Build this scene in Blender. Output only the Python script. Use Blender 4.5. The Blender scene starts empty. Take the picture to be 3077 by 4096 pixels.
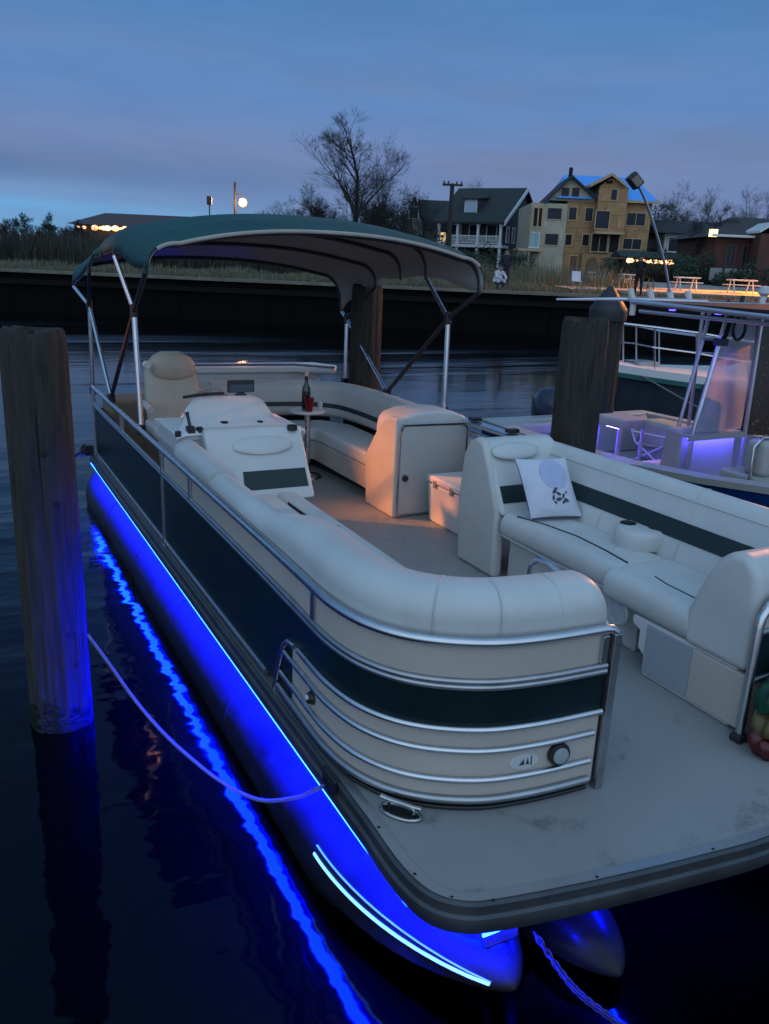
import bpy, bmesh, math, random
from mathutils import Vector, Matrix
sin, cos, PI, rad = math.sin, math.cos, math.pi, math.radians
S = bpy.context.scene
COL = S.collection
random.seed(7)
# ------------------------------------------------------------------ camera
# metres; z = 0 is the deck of the pontoon boat, the water lies at WATER; X to starboard side seen from here, Y aft
WATER = -0.53
FPX, PITCH, ROLL, YAW, EYE = 3300.0, rad(16.47), rad(2.53), rad(28.03), 1.9
cf_ = Vector((sin(YAW)*cos(PITCH), cos(YAW)*cos(PITCH), -sin(PITCH)))
rt_ = Vector((cos(YAW), -sin(YAW), 0)); up_ = rt_.cross(cf_)
CR = cos(ROLL)*rt_ + sin(ROLL)*up_; CU = cos(ROLL)*up_ - sin(ROLL)*rt_
cam = bpy.data.cameras.new('camera'); camo = bpy.data.objects.new('camera', cam); COL.objects.link(camo)
m = Matrix((CR, CU, -cf_)).transposed().to_4x4(); m.translation = Vector((0, 0, EYE)); camo.matrix_world = m
cam.sensor_fit = 'HORIZONTAL'; cam.sensor_width = 36; cam.lens = FPX/3077*36
cam.clip_start = .05; cam.clip_end = 3000
S.camera = camo
# ------------------------------------------------------------------ dusk sky
S.view_settings.view_transform = 'Standard'; S.view_settings.look = 'None'; S.view_settings.gamma = 1
S.view_settings.exposure = 0.0
S.cycles.use_denoising = True; S.cycles.max_bounces = 6; S.cycles.transparent_max_bounces = 12
S.cycles.sample_clamp_indirect = 6; S.cycles.caustics_reflective = False
W = bpy.data.worlds.new('World'); S.world = W; W.use_nodes = True
def world_sky():
    nt = W.node_tree; N = nt.nodes; L = nt.links; N.clear()
    def mth(op, a, b=None, c=None):
        n = N.new('ShaderNodeMath'); n.operation = op
        for i, v in enumerate((a, b, c)):
            if v is None: continue
            if isinstance(v, (int, float)): n.inputs[i].default_value = v
            else: L.new(v, n.inputs[i])
        return n.outputs[0]
    def mix(f, a, b, kind='MIX'):
        n = N.new('ShaderNodeMix'); n.data_type = 'RGBA'; n.blend_type = kind
        for i, v in ((0, f), (6, a), (7, b)):
            if isinstance(v, (int, float)): n.inputs[i].default_value = v
            elif isinstance(v, tuple): n.inputs[i].default_value = (*v, 1)
            else: L.new(v, n.inputs[i])
        return n.outputs[2]
    def ramp(f, st):
        n = N.new('ShaderNodeValToRGB'); n.color_ramp.interpolation = 'EASE'
        e = n.color_ramp.elements
        for i, (p, c) in enumerate(st):
            q = e[i] if i < 2 else e.new(p)
            q.position = p; q.color = (*c, 1)
        L.new(f, n.inputs[0]); return n.outputs[0]
    tc = N.new('ShaderNodeTexCoord'); sx = N.new('ShaderNodeSeparateXYZ'); L.new(tc.outputs['Generated'], sx.inputs[0])
    x, y, z = sx.outputs
    zc = mth('MAXIMUM', z, 0.0)
    right = mth('ADD', mth('MULTIPLY', x, cos(YAW)), mth('MULTIPLY', y, -sin(YAW)))
    fwd = mth('ADD', mth('MULTIPLY', x, sin(YAW)), mth('MULTIPLY', y, cos(YAW)))
    base = ramp(mth('MULTIPLY', zc, 1/.45), [(0, (.15, .215, .375)), (.12, (.165, .225, .42)), (.25, (.15, .24, .48)), (.42, (.112, .245, .51)), (.6, (.080, .218, .465)), (1, (.055, .145, .33))])
    # clear band low over the left horizon, where the last daylight is
    lf = N.new('ShaderNodeMapRange'); L.new(right, lf.inputs[0]); lf.inputs[1].default_value = .18; lf.inputs[2].default_value = -.5
    band = ramp(mth('MULTIPLY', zc, 10), [(0, (1, 1, 1)), (.45, (1, 1, 1)), (.62, (.45, .45, .45)), (.9, (0, 0, 0))])
    c1 = mix(mth('MULTIPLY', lf.outputs[0], band), base, (.155, .43, .76))
    # slate cloud bank above it
    slate = ramp(mth('MULTIPLY', zc, 8), [(0, (0, 0, 0)), (.5, (0, 0, 0)), (.72, (1, 1, 1)), (.95, (0, 0, 0)), (1, (0, 0, 0))])
    c2 = mix(mth('MULTIPLY', mth('MULTIPLY', lf.outputs[0], slate), .8), c1, (.085, .185, .38))
    # soft pinkish grey cloud, stretched along the horizon
    mp = N.new('ShaderNodeMapping'); mp.inputs['Scale'].default_value = (2.2, 2.2, 11); mp.inputs['Location'].default_value = (.7, .2, .3)
    L.new(tc.outputs['Generated'], mp.inputs[0])
    nz = N.new('ShaderNodeTexNoise'); nz.inputs['Scale'].default_value = 1.6; nz.inputs['Detail'].default_value = 5; nz.inputs['Roughness'].default_value = .55
    L.new(mp.outputs[0], nz.inputs['Vector'])
    cl = ramp(nz.outputs[0], [(0, (0, 0, 0)), (.42, (0, 0, 0)), (.68, (1, 1, 1)), (1, (1, 1, 1))])
    hi = ramp(mth('MULTIPLY', zc, 4), [(0, (.25, .25, .25)), (.22, (.5, .5, .5)), (.42, (1, 1, 1)), (.6, (.65, .65, .65)), (1, (.15, .15, .15))])
    c3 = mix(mth('MULTIPLY', mth('MULTIPLY', cl, hi), .8), c2, (.158, .215, .37))
    pk = ramp(mth('MULTIPLY', zc, 5), [(0, (0, 0, 0)), (.36, (0, 0, 0)), (.56, (1, 1, 1)), (.8, (0, 0, 0)), (1, (0, 0, 0))])
    c3 = mix(mth('MULTIPLY', pk, .25), c3, (.19, .235, .395))
    n2 = N.new('ShaderNodeTexNoise'); n2.inputs['Scale'].default_value = 3.4; n2.inputs['Detail'].default_value = 7; n2.inputs['Roughness'].default_value = .6; L.new(mp.outputs[0], n2.inputs['Vector'])
    mo = ramp(n2.outputs[0], [(0, (.92, .94, .96)), (.35, (.96, .98, 1.0)), (.65, (1.12, 1.10, 1.08)), (1, (1.16, 1.13, 1.10))])
    c3 = mix(.55, c3, mo, 'MULTIPLY')
    # overcast dusk overhead, paler towards the side behind the viewer
    ov = ramp(zc, [(0, (0, 0, 0)), (.3, (0, 0, 0)), (.6, (1, 1, 1)), (1, (1, 1, 1))])
    fr = N.new('ShaderNodeMapRange'); L.new(fwd, fr.inputs[0]); fr.inputs[1].default_value = .75; fr.inputs[2].default_value = .1
    c4 = mix(mth('MULTIPLY', ov, fr.outputs[0]), c3, (.22, .43, .68))
    bk = N.new('ShaderNodeMapRange'); L.new(fwd, bk.inputs[0]); bk.inputs[1].default_value = -.05; bk.inputs[2].default_value = -.75
    c5 = mix(bk.outputs[0], c4, (.62, .86, 1.16))
    bg = N.new('ShaderNodeBackground'); L.new(c5, bg.inputs[0]); bg.inputs[1].default_value = 1.0
    out = N.new('ShaderNodeOutputWorld'); L.new(bg.outputs[0], out.inputs[0])
world_sky()
# ------------------------------------------------------------------ frames and pixel rays
FH = Vector((sin(YAW), cos(YAW), 0)); RH = rt_
def CF(s, d, z): return RH*s + FH*d + Vector((0, 0, z))         # s to the right, d straight ahead
def ray(u, v): return CR*((u-1538.5)/FPX) - CU*((v-2048)/FPX) + cf_
def atd(u, v, d):                                               # point seen at (u,v) at distance d ahead -> (s, z)
    r = ray(u, v); t = d/r.dot(FH); return (r.dot(RH)*t, EYE+r.z*t)
def aty(u, v, y): r = ray(u, v); t = y/r.y; return Vector((0, 0, EYE))+r*t
def GZ(d): return 1.15 + .45*min(1, max(0, (d-36)/30)) + .35*min(1, max(0, (d-60)/40))
# ------------------------------------------------------------------ materials
MATS = {}
def mat(name, col, rough=.5, metal=0, var=.12, scale=6, bump=0, bscale=30, stretch=(1, 1, 1), spec=.5, coat=0, col2=None, alpha=1, trans=0):
    if name in MATS: return MATS[name]
    M = bpy.data.materials.new(name); M.use_nodes = True; nt = M.node_tree; N = nt.nodes; L = nt.links
    b = N['Principled BSDF']; b.inputs['Roughness'].default_value = rough; b.inputs['Metallic'].default_value = metal
    b.inputs['Specular IOR Level'].default_value = spec; b.inputs['Coat Weight'].default_value = coat; b.inputs['Coat Roughness'].default_value = .14
    b.inputs['Alpha'].default_value = alpha; b.inputs['Transmission Weight'].default_value = trans
    tc = N.new('ShaderNodeTexCoord'); mp = N.new('ShaderNodeMapping'); mp.inputs['Scale'].default_value = stretch
    L.new(tc.outputs['Object'], mp.inputs[0])
    nz = N.new('ShaderNodeTexNoise'); nz.inputs['Scale'].default_value = scale; nz.inputs['Detail'].default_value = 6; nz.inputs['Roughness'].default_value = .6
    L.new(mp.outputs[0], nz.inputs['Vector'])
    rp = N.new('ShaderNodeValToRGB'); L.new(nz.outputs[0], rp.inputs[0])
    c2 = col2 or tuple(min(1, c*(1+var)) for c in col); c1 = col if col2 else tuple(c*(1-var) for c in col)
    rp.color_ramp.elements[0].position = .3; rp.color_ramp.elements[0].color = (*c1, 1)
    rp.color_ramp.elements[1].position = .7; rp.color_ramp.elements[1].color = (*c2, 1)
    L.new(rp.outputs[0], b.inputs['Base Color'])
    mr = N.new('ShaderNodeMapRange'); L.new(nz.outputs[0], mr.inputs[0]); mr.inputs[3].default_value = max(.02, rough*.8); mr.inputs[4].default_value = min(1, rough*1.2)
    L.new(mr.outputs[0], b.inputs['Roughness'])
    if bump:
        n2 = N.new('ShaderNodeTexNoise'); n2.inputs['Scale'].default_value = bscale; n2.inputs['Detail'].default_value = 5
        L.new(mp.outputs[0], n2.inputs['Vector'])
        bp = N.new('ShaderNodeBump'); bp.inputs['Strength'].default_value = bump; bp.inputs['Distance'].default_value = .02
        L.new(n2.outputs[0], bp.inputs['Height']); L.new(bp.outputs[0], b.inputs['Normal'])
    MATS[name] = M; return M
def emit(name, col, st, base=(.8, .8, .8)):
    if name in MATS: return MATS[name]
    M = bpy.data.materials.new(name); M.use_nodes = True; b = M.node_tree.nodes['Principled BSDF']
    b.inputs['Base Color'].default_value = (*base, 1); b.inputs['Emission Color'].default_value = (*col, 1); b.inputs['Emission Strength'].default_value = st
    MATS[name] = M; return M
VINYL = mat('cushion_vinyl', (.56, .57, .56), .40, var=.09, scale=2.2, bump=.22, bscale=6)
VINYL2 = mat('cushion_vinyl_darker', (.53, .53, .51), .43, var=.09, scale=2.2, bump=.22, bscale=6)  # slightly darker than the main cushion vinyl
GELCOAT = mat('white_gelcoat', (.66, .67, .67), .3, var=.04, scale=3)
TAN = mat('tan_cover', (.20, .16, .11), .7, var=.2, scale=5, bump=.2, bscale=12)
DKGREEN = mat('green_panel', (.003, .016, .020), .38, var=.3, scale=2, spec=.3)
GREENV = mat('green_vinyl', (.006, .022, .024), .5, var=.2, scale=4, bump=.1)
BEIGE = mat('beige_panel', (.50, .45, .40), .42, var=.05, scale=2, bump=.03, bscale=4)
ALU = mat('aluminium', (.62, .63, .66), .27, metal=1, var=.08, scale=9)
ALUD = mat('dull_aluminium', (.42, .43, .45), .38, metal=1, var=.12, scale=9)
PONT = mat('pontoon_metal', (.012, .0125, .014), .4, metal=.0, var=.45, scale=7, bump=.1, bscale=16, spec=.2, coat=.12)
BLACK = mat('black_plastic', (.012, .012, .014), .4, var=.2)
RUBBER = mat('dark_rubber', (.02, .02, .024), .6, var=.2)
STEEL = mat('chrome', (.45, .45, .45), .18, metal=1, var=.1)
CANVG = mat('green_canvas', (.008, .066, .068), .7, var=.18, scale=2.5, bump=.25, bscale=5)
CANVU = mat('canvas_lining', (.31, .305, .295), .85, var=.12, scale=3, bump=.2, bscale=5)
TRIM = mat('canvas_trim', (.42, .37, .33), .8, var=.1)
SLEEVE = mat('dark_pole_sleeve', (.025, .024, .03), .6, var=.2)
def deck_mat():
    M = mat('deck_vinyl', (.285, .285, .285), .62, var=.07, scale=1.5, bump=.08, bscale=140)
    nt = M.node_tree; N = nt.nodes; L = nt.links; b = N['Principled BSDF']
    src = b.inputs['Base Color'].links[0].from_socket; tc = [n for n in N if n.type == 'TEX_COORD'][0]
    n = N.new('ShaderNodeTexNoise'); n.inputs['Scale'].default_value = 3.2; n.inputs['Detail'].default_value = 8; n.inputs['Roughness'].default_value = .75
    L.new(tc.outputs['Object'], n.inputs['Vector'])
    r = N.new('ShaderNodeValToRGB'); r.color_ramp.elements[0].position = .30; r.color_ramp.elements[0].color = (.45, .43, .42, 1); r.color_ramp.elements[1].position = .42; r.color_ramp.elements[1].color = (1, 1, 1, 1)
    L.new(n.outputs[0], r.inputs[0]); x = N.new('ShaderNodeMix'); x.data_type = 'RGBA'; x.blend_type = 'MULTIPLY'; x.inputs[0].default_value = .8
    L.new(src, x.inputs[6]); L.new(r.outputs[0], x.inputs[7]); L.new(x.outputs[2], b.inputs['Base Color']); return M
DECK = deck_mat()
def wood_pile():
    M = mat('weathered_pile', (.010, .009, .007), .9, var=.0, scale=5, stretch=(7, 7, .8), bump=1, bscale=5, col2=(.050, .043, .034))
    return M
PILE = wood_pile()
LED = emit('blue_led', (.0001, .0016, 1), 1600); LENS = emit('blue_lens', (.03, .30, 1), 5); DIM = emit('added_blue_led', (.0001, .003, 1), 1000)
# ------------------------------------------------------------------ mesh builder
ORG = {}
class MB:
    def __init__(s, T=None): s.v = []; s.f = []; s.T = T
    def add(s, vs, fs):
        n = len(s.v)
        for p in vs: s.v.append(Vector(s.T(*p)) if s.T else Vector(p))
        s.f += [tuple(i+n for i in f) for f in fs]; return s
    def box(s, x0, x1, y0, y1, z0, z1):
        return s.add([(x, y, z) for z in (z0, z1) for y in (y0, y1) for x in (x0, x1)],
                     [(0, 2, 3, 1), (4, 5, 7, 6), (0, 1, 5, 4), (2, 6, 7, 3), (0, 4, 6, 2), (1, 3, 7, 5)])
    def hexa(s, bot, top): return s.add(list(bot)+list(top), [(3, 2, 1, 0), (4, 5, 6, 7), (0, 1, 5, 4), (1, 2, 6, 5), (2, 3, 7, 6), (3, 0, 4, 7)])
    def loft(s, rings, closed=True, cap=True):
        n = len(rings[0]); vs = [p for r in rings for p in r]; fs = []
        for i in range(len(rings)-1):
            for j in range(n if closed else n-1):
                a = i*n+j; b = i*n+(j+1) % n; fs.append((a, b, b+n, a+n))
        if cap and closed: fs += [tuple(range(n-1, -1, -1)), tuple((len(rings)-1)*n+j for j in range(n))]
        return s.add(vs, fs)
    def tube(s, path, r, n=8, cap=True, closed=False):
        P = [Vector(p) for p in path]; R = r if isinstance(r, (list, tuple)) else [r]*len(P); rings = []; prev = None
        for i, p in enumerate(P):
            a = P[(i-1) % len(P)] if closed or i else P[i]; b = P[(i+1) % len(P)] if closed or i < len(P)-1 else P[i]
            t = (b-a).normalized() if (b-a).length > 1e-9 else Vector((0, 0, 1))
            if prev is None:
                u = t.orthogonal().normalized()
            else:
                u = prev-t*prev.dot(t); u = u.normalized() if u.length > 1e-6 else t.orthogonal().normalized()
            prev = u; w = t.cross(u)
            rings.append([tuple(p+(u*cos(2*PI*k/n)+w*sin(2*PI*k/n))*R[i]) for k in range(n)])
        if closed: rings.append(rings[0]); cap = False
        return s.loft(rings, True, cap)
    def lathe(s, prof, cx, cy, n=24, ax='z', c3=0):
        rings = []
        for r, h in prof:
            q = []
            for k in range(n):
                a = 2*PI*k/n; A, B = r*cos(a), r*sin(a)
                q.append((cx+A, cy+B, h) if ax == 'z' else ((cx+A, h, cy+B) if ax == 'y' else (h, cx+A, cy+B)))
            rings.append(q)
        return s.loft(rings)
    def sweep(s, path, prof, closed=False, cap=True):               # path in plan, profile (outward, z)
        n = len(path); rings = []
        for i in range(n):
            a = path[(i-1) % n] if closed or i else path[i]; b = path[(i+1) % n] if closed or i < n-1 else path[i]
            p = path[i]
            d1 = Vector((p[0]-a[0], p[1]-a[1])); d2 = Vector((b[0]-p[0], b[1]-p[1]))
            if d1.length < 1e-9: d1 = d2
            if d2.length < 1e-9: d2 = d1
            t = (d1.normalized()+d2.normalized()).normalized(); k = 1/max(.5, t.dot(d2.normalized()))
            nx, ny = t.y*k, -t.x*k
            rings.append([(p[0]+nx*o, p[1]+ny*o, z) for o, z in prof])
        if closed: rings.append(rings[0]); cap = False
        return s.loft(rings, True, cap)
    def prism(s, poly, z0, z1): return s.loft([[(x, y, z0) for x, y in poly], [(x, y, z1) for x, y in poly]])
    def prismx(s, poly, x0, x1): return s.loft([[(x0, y, z) for y, z in poly], [(x1, y, z) for y, z in poly]])
    def prismy(s, poly, y0, y1): return s.loft([[(x, y0, z) for x, z in poly], [(x, y1, z) for x, z in poly]])
    def build(s, name, m, parent=None, loc=None, bevel=0, seg=3, sub=0, ang=40, flat=False):
        if parent is not None: org = ORG[parent.name]
        else: org = Vector(loc) if loc is not None else Vector((sum(p.x for p in s.v)/len(s.v), sum(p.y for p in s.v)/len(s.v), min(p.z for p in s.v)))
        me = bpy.data.meshes.new(name); me.from_pydata([tuple(p-org) for p in s.v], [], s.f)
        bm = bmesh.new(); bm.from_mesh(me); bmesh.ops.recalc_face_normals(bm, faces=bm.faces[:]); bm.to_mesh(me); bm.free()
        if not flat:
            me.shade_smooth(); me.set_sharp_from_angle(angle=rad(ang))
        for q in (m if isinstance(m, (list, tuple)) else [m]): me.materials.append(q)
        o = bpy.data.objects.new(name, me); COL.objects.link(o)
        if parent is not None: o.parent = parent
        else: o.location = org
        ORG[o.name] = org
        if bevel:
            bv = o.modifiers.new('bevel', 'BEVEL'); bv.width = bevel; bv.segments = seg; bv.limit_method = 'ANGLE'; bv.angle_limit = rad(35); bv.harden_normals = False
            me.shade_smooth()
            if seg > 1:
                me.set_sharp_from_angle(angle=rad(180))
                wn = o.modifiers.new('normals', 'WEIGHTED_NORMAL'); wn.keep_sharp = False
        if sub:
            sb = o.modifiers.new('sub', 'SUBSURF'); sb.levels = sub; sb.render_levels = sub
        return o
def thing(name, loc, label, cat, group=None):
    o = bpy.data.objects.new(name, None); COL.objects.link(o); o.location = loc; o.empty_display_size = .1
    ORG[o.name] = Vector(loc); return tag(o, label, cat, group)
def tag(o, label, cat, group=None):
    o['label'] = label; o['category'] = cat
    if group: o['group'] = group
    return o
def struct(o, kind='structure'): o['kind'] = kind; return o
def spline(pts, n=6):
    P = [Vector(p) for p in pts]; out = []
    for i in range(len(P)-1):
        a, b, c, d = P[max(0, i-1)], P[i], P[i+1], P[min(len(P)-1, i+2)]
        for k in range(n):
            t = k/n; out.append(tuple(.5*((2*b)+(c-a)*t+(2*a-5*b+4*c-d)*t*t+(3*b-a-3*c+d)*t**3)))
    out.append(tuple(P[-1])); return out
def rrect(o0, o1, z0, z1, r, n=4):                                  # rounded rectangle profile
    out = []
    for cx, cz, a0 in ((o1-r, z0+r, -90), (o1-r, z1-r, 0), (o0+r, z1-r, 90), (o0+r, z0+r, 180)):
        for k in range(n+1):
            a = rad(a0+90*k/n); out.append((cx+r*cos(a), cz+r*sin(a)))
    return out
# =================================================================== SETTING
def setting():
    # water: one sheet with real ripples near the boats and finer ones in the normal
    M = bpy.data.materials.new('canal_water'); M.use_nodes = True; nt = M.node_tree; N = nt.nodes; L = nt.links
    b = N['Principled BSDF']; b.inputs['Base Color'].default_value = (.0002, .0004, .0007, 1); b.inputs['Roughness'].default_value = .045; b.inputs['IOR'].default_value = 1.27
    tc = N.new('ShaderNodeTexCoord')
    def nz(sc, stretch, rot):
        mp = N.new('ShaderNodeMapping'); mp.inputs['Scale'].default_value = stretch; mp.inputs['Rotation'].default_value = (0, 0, rot); L.new(tc.outputs['Object'], mp.inputs[0])
        n = N.new('ShaderNodeTexNoise'); n.inputs['Scale'].default_value = sc; n.inputs['Detail'].default_value = 3; n.inputs['Roughness'].default_value = .5; L.new(mp.outputs[0], n.inputs['Vector']); return n.outputs[0]
    def op(o, a, b_):
        n = N.new('ShaderNodeMath'); n.operation = o
        for i, v in enumerate((a, b_)):
            if isinstance(v, (int, float)): n.inputs[i].default_value = v
            else: L.new(v, n.inputs[i])
        return n.outputs[0]
    # the open channel lies calmer than the slip, with streaks of breeze
    sx = N.new('ShaderNodeSeparateXYZ'); L.new(tc.outputs['Object'], sx.inputs[0]); dd = op('ADD', op('MULTIPLY', sx.outputs[0], sin(YAW)), op('MULTIPLY', sx.outputs[1], cos(YAW)))
    mr = N.new('ShaderNodeMapRange'); L.new(dd, mr.inputs[0]); mr.inputs[1].default_value = 6; mr.inputs[2].default_value = 12; mr.inputs[3].default_value = 1; mr.inputs[4].default_value = .20
    st = N.new('ShaderNodeMapRange'); L.new(nz(.22, (.25, 1.6, 1), YAW), st.inputs[0]); st.inputs[1].default_value = .52; st.inputs[2].default_value = .66; st.inputs[4].default_value = .55
    mask = op('ADD', mr.outputs[0], st.outputs[0])
    rg = N.new('ShaderNodeMapRange'); L.new(dd, rg.inputs[0]); rg.inputs[1].default_value = 7; rg.inputs[2].default_value = 13; rg.inputs[3].default_value = .045; rg.inputs[4].default_value = .10
    L.new(op('ADD', rg.outputs[0], op('MULTIPLY', st.outputs[0], .16)), b.inputs['Roughness'])
    b1 = N.new('ShaderNodeBump'); b1.inputs['Strength'].default_value = 1; b1.inputs['Distance'].default_value = .030; L.new(op('MULTIPLY', nz(.8, (.6, 1.5, 1), YAW), mask), b1.inputs['Height'])
    b2 = N.new('ShaderNodeBump'); b2.inputs['Strength'].default_value = 1; b2.inputs['Distance'].default_value = .011; L.new(op('MULTIPLY', nz(2.1, (.7, 1.3, 1), YAW+.3), mask), b2.inputs['Height']); L.new(b1.outputs[0], b2.inputs['Normal'])
    L.new(b2.outputs[0], b.inputs['Normal'])
    w = MB(CF); w.add([(-400, -120, WATER), (400, -120, WATER), (400, 37, WATER), (-400, 37, WATER)], [(0, 1, 2, 3)])
    struct(w.build('water', M, loc=(0, 0, WATER)))
    # ground beyond the seawall, rising gently towards the houses
    soil = mat('bank_soil', (.045, .043, .028), .95, var=.4, scale=.35, bump=.6, bscale=3)
    g = MB(CF); ds = [36.05, 40, 45, 52, 60, 70, 85, 100, 140, 200, 400, 1200]; ss = [-900, -200, -80]+[-60+6*k for k in range(24)]+[100, 200, 900]
    vs = []; rnd = random.Random(3)
    for d in ds:
        for x in ss: vs.append((x, d, GZ(d)+(rnd.uniform(-.06, .06) if 37 < d < 200 else 0)))
    n = len(ss); g.add(vs, [(i*n+j, i*n+j+1, (i+1)*n+j+1, (i+1)*n+j) for i in range(len(ds)-1) for j in range(n-1)])
    struct(g.build('ground', soil, loc=CF(0, 36, 1)))
    # seawall
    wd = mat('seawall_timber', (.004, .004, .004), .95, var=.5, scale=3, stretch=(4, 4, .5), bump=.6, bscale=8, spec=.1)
    t = thing('seawall', CF(0, 36, WATER), 'long dark timber seawall along the far bank of the canal', 'wall')
    b = MB(CF)
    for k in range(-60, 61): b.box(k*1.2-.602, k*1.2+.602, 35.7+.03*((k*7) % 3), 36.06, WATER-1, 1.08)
    b.build('wall_face', wd, t)
    cp = MB(CF); cp.box(-72, 72, 35.5, 36.3, 1.085, 1.20); cp.build('cap_board', mat('cap_board', (.16, .14, .11), .85, var=.3, scale=1.5, bump=.3, bscale=6), t)
    wl = MB(CF); wl.box(-72, 72, 35.52, 35.68, .62, .82); wl.build('waler', mat('waler', (.010, .009, .008), .9, var=.3, spec=.1), t)
    # road and parking strip on the right, lit by the sodium lamp
    asp = mat('concrete_road', (.30, .28, .25), .8, var=.25, scale=1.2, bump=.2, bscale=20)
    r = MB(CF); ds = [41, 45, 52, 60, 66]; r.add([(x, d, GZ(d)+.08) for d in ds for x in (8.5+max(0, (d-48))*.12, 90)], [(2*i, 2*i+1, 2*i+3, 2*i+2) for i in range(4)])
    struct(r.build('road', asp, loc=CF(20, 50, 1.2)))
    k = MB(CF); k.box(8.6, 90, 40.7, 40.95, 1.1, 1.36); struct(k.build('kerb', mat('kerb_stone', (.25, .23, .21), .85, var=.2), loc=CF(20, 41, 1.2)))
setting()
def blades(name, cols, n, sr, dr, hr, wr, zf, seed, label, cat, lean=.25):
    rnd = random.Random(seed); b = MB()
    for i in range(n):
        s = rnd.uniform(*sr); d = dr[0]+(dr[1]-dr[0])*rnd.random()**1.3; z = GZ(d); h = zf(s, d)*rnd.uniform(*hr); w = rnd.uniform(*wr)
        p = CF(s, d, z-.05); a = rnd.uniform(0, PI); e = Vector((cos(a), sin(a), 0))*w
        l = Vector((rnd.gauss(0, lean), rnd.gauss(0, lean), 1))*h
        k = len(b.v); m_ = p+l*.55; t_ = p+l+Vector((rnd.gauss(0, .1), rnd.gauss(0, .1), 0))*h
        b.v += [p-e, p+e, m_+e*.7, m_-e*.7, t_]; b.f += [(k, k+1, k+2, k+3), (k+3, k+2, k+4)]
    me = bpy.data.meshes.new(name); o0 = CF(sum(sr)/2, sum(dr)/2, GZ(sum(dr)/2)); me.from_pydata([tuple(p-o0) for p in b.v], [], b.f)
    me.materials.append(cols); o = bpy.data.objects.new(name, me); o.location = o0; COL.objects.link(o); o['kind'] = 'stuff'; o['label'] = label; o['category'] = cat; return o
STRAW = mat('dry_grass', (.085, .078, .045), .9, var=.0, scale=.5, col2=(.20, .18, .11))
REED = mat('dry_reed', (.022, .021, .018), .9, var=.0, scale=.4, col2=(.07, .062, .045))
blades('grass', STRAW, 16000, (-27, 10), (36.3, 48), (.5, 1.3), (.01, .035), lambda s, d: .28+.1*sin(s*1.3), 1, 'dry pale grass covering the far bank behind the seawall', 'grass')
blades('grass', STRAW, 3500, (9, 26), (36.3, 40.6), (.4, 1.1), (.01, .03), lambda s, d: .22, 2, 'thin grass strip between seawall and lit road', 'grass')
blades('reed_bed', REED, 7000, (-30, -13.5), (46, 56), (.55, 1.1), (.015, .05), lambda s, d: 1.75+.4*sin(s*.9)*sin(s*2.3+1)+.35*sin(s*5.1+1), 4, 'tall dark reeds and brush at the left edge of the far bank', 'reeds', .09)
blades('reed_bed', REED, 3500, (-14, -3), (48, 58), (.5, 1.1), (.02, .05), lambda s, d: 1.7+.3*sin(s*1.7), 5, 'low dark brush on the far bank behind the green canopy', 'brush', .2)
blades('reed_bed', STRAW, 2600, (3.5, 14), (46, 62), (.4, 1.2), (.015, .04), lambda s, d: 1.0+.25*sin(s*1.7), 6, 'pale tall weeds below the cottage and the unfinished house', 'weeds', .15)
# =================================================================== TREES
BARK = mat('bark', (.020, .018, .016), .9, var=.3, scale=3, bump=.4, bscale=8)
TWIG = mat('twig', (.022, .019, .018), .9, var=.3)
def bare_tree(name, loc, H, seed, label, lean=0, spread=.55, levels=5, kids=(3, 5), group=None, r0=None, split=.28, slow=False):
    rnd = random.Random(seed); t = thing(name, loc, label, 'tree', group); tr, cr = MB(), MB(); L0 = Vector(loc)
    def limb(p, d, ln, r, lv):
        n = 4 if lv < 2 else (3 if lv < 4 else 2); pts = [p]; rr = [r]; q = p.copy(); dd = d.copy()
        for i in range(n):
            dd = (dd+Vector((rnd.gauss(0, .13), rnd.gauss(0, .13), rnd.gauss(.07, .08)))).normalized(); q = q+dd*ln/n
            pts.append(q.copy()); rr.append(max(.006, r*(1-.62*(i+1)/n)))
        (tr if lv < 2 else cr).tube(pts, rr, 7 if lv < 2 else (4 if lv < 4 else 3), cap=lv < 2)
        if lv >= levels: return
        k = rnd.randint(*kids)+(2 if lv == 0 else 0)
        for j in range(k):
            f = rnd.uniform(split if lv == 0 else .2, 1.0); x = f*n; i = min(n-1, int(x)); base = pts[i].lerp(pts[i+1], x-i)
            rb = rr[i]+(rr[i+1]-rr[i])*(x-i); ax = rnd.uniform(0, 2*PI); sd = Vector((cos(ax), sin(ax), 0))
            sp = spread*rnd.uniform(.7, 1.4)*(1.1-.25*f); nd = (dd*cos(sp)+(sd-dd*sd.dot(dd)).normalized()*sin(sp)+Vector((0, 0, .12))).normalized()
            limb(base, nd, ln*(rnd.uniform(.55, .8)*(1.05-.45*f) if slow and lv == 0 else rnd.uniform(.48, .72)*(1-.25*f if lv == 0 else 1)), rb*rnd.uniform(.45, .68), lv+1)
        limb(pts[-1], dd, ln*(.42 if slow else .55), rr[-1], lv+1)
    limb(L0-Vector((0, 0, .1)), Vector((lean, 0, 1)).normalized(), H*.52, r0 or H*.017, 0)
    top = max(v.z for v in cr.v)-L0.z; k = H/top
    for b in (tr, cr): b.v = [L0+(v-L0)*k for v in b.v]
    tr.build('trunk', BARK, t); cr.build('crown', TWIG, t); return t
def gpos(u, d): s, _ = atd(u, 1000, d); return CF(s, d, GZ(d))
big = bare_tree('bare_tree', gpos(1418, 74), 13.1, 21, 'tallest bare tree, rising alone above the green canopy', lean=.04, spread=.86, levels=5, kids=(3, 5), r0=.34, split=.25, slow=True)
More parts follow.
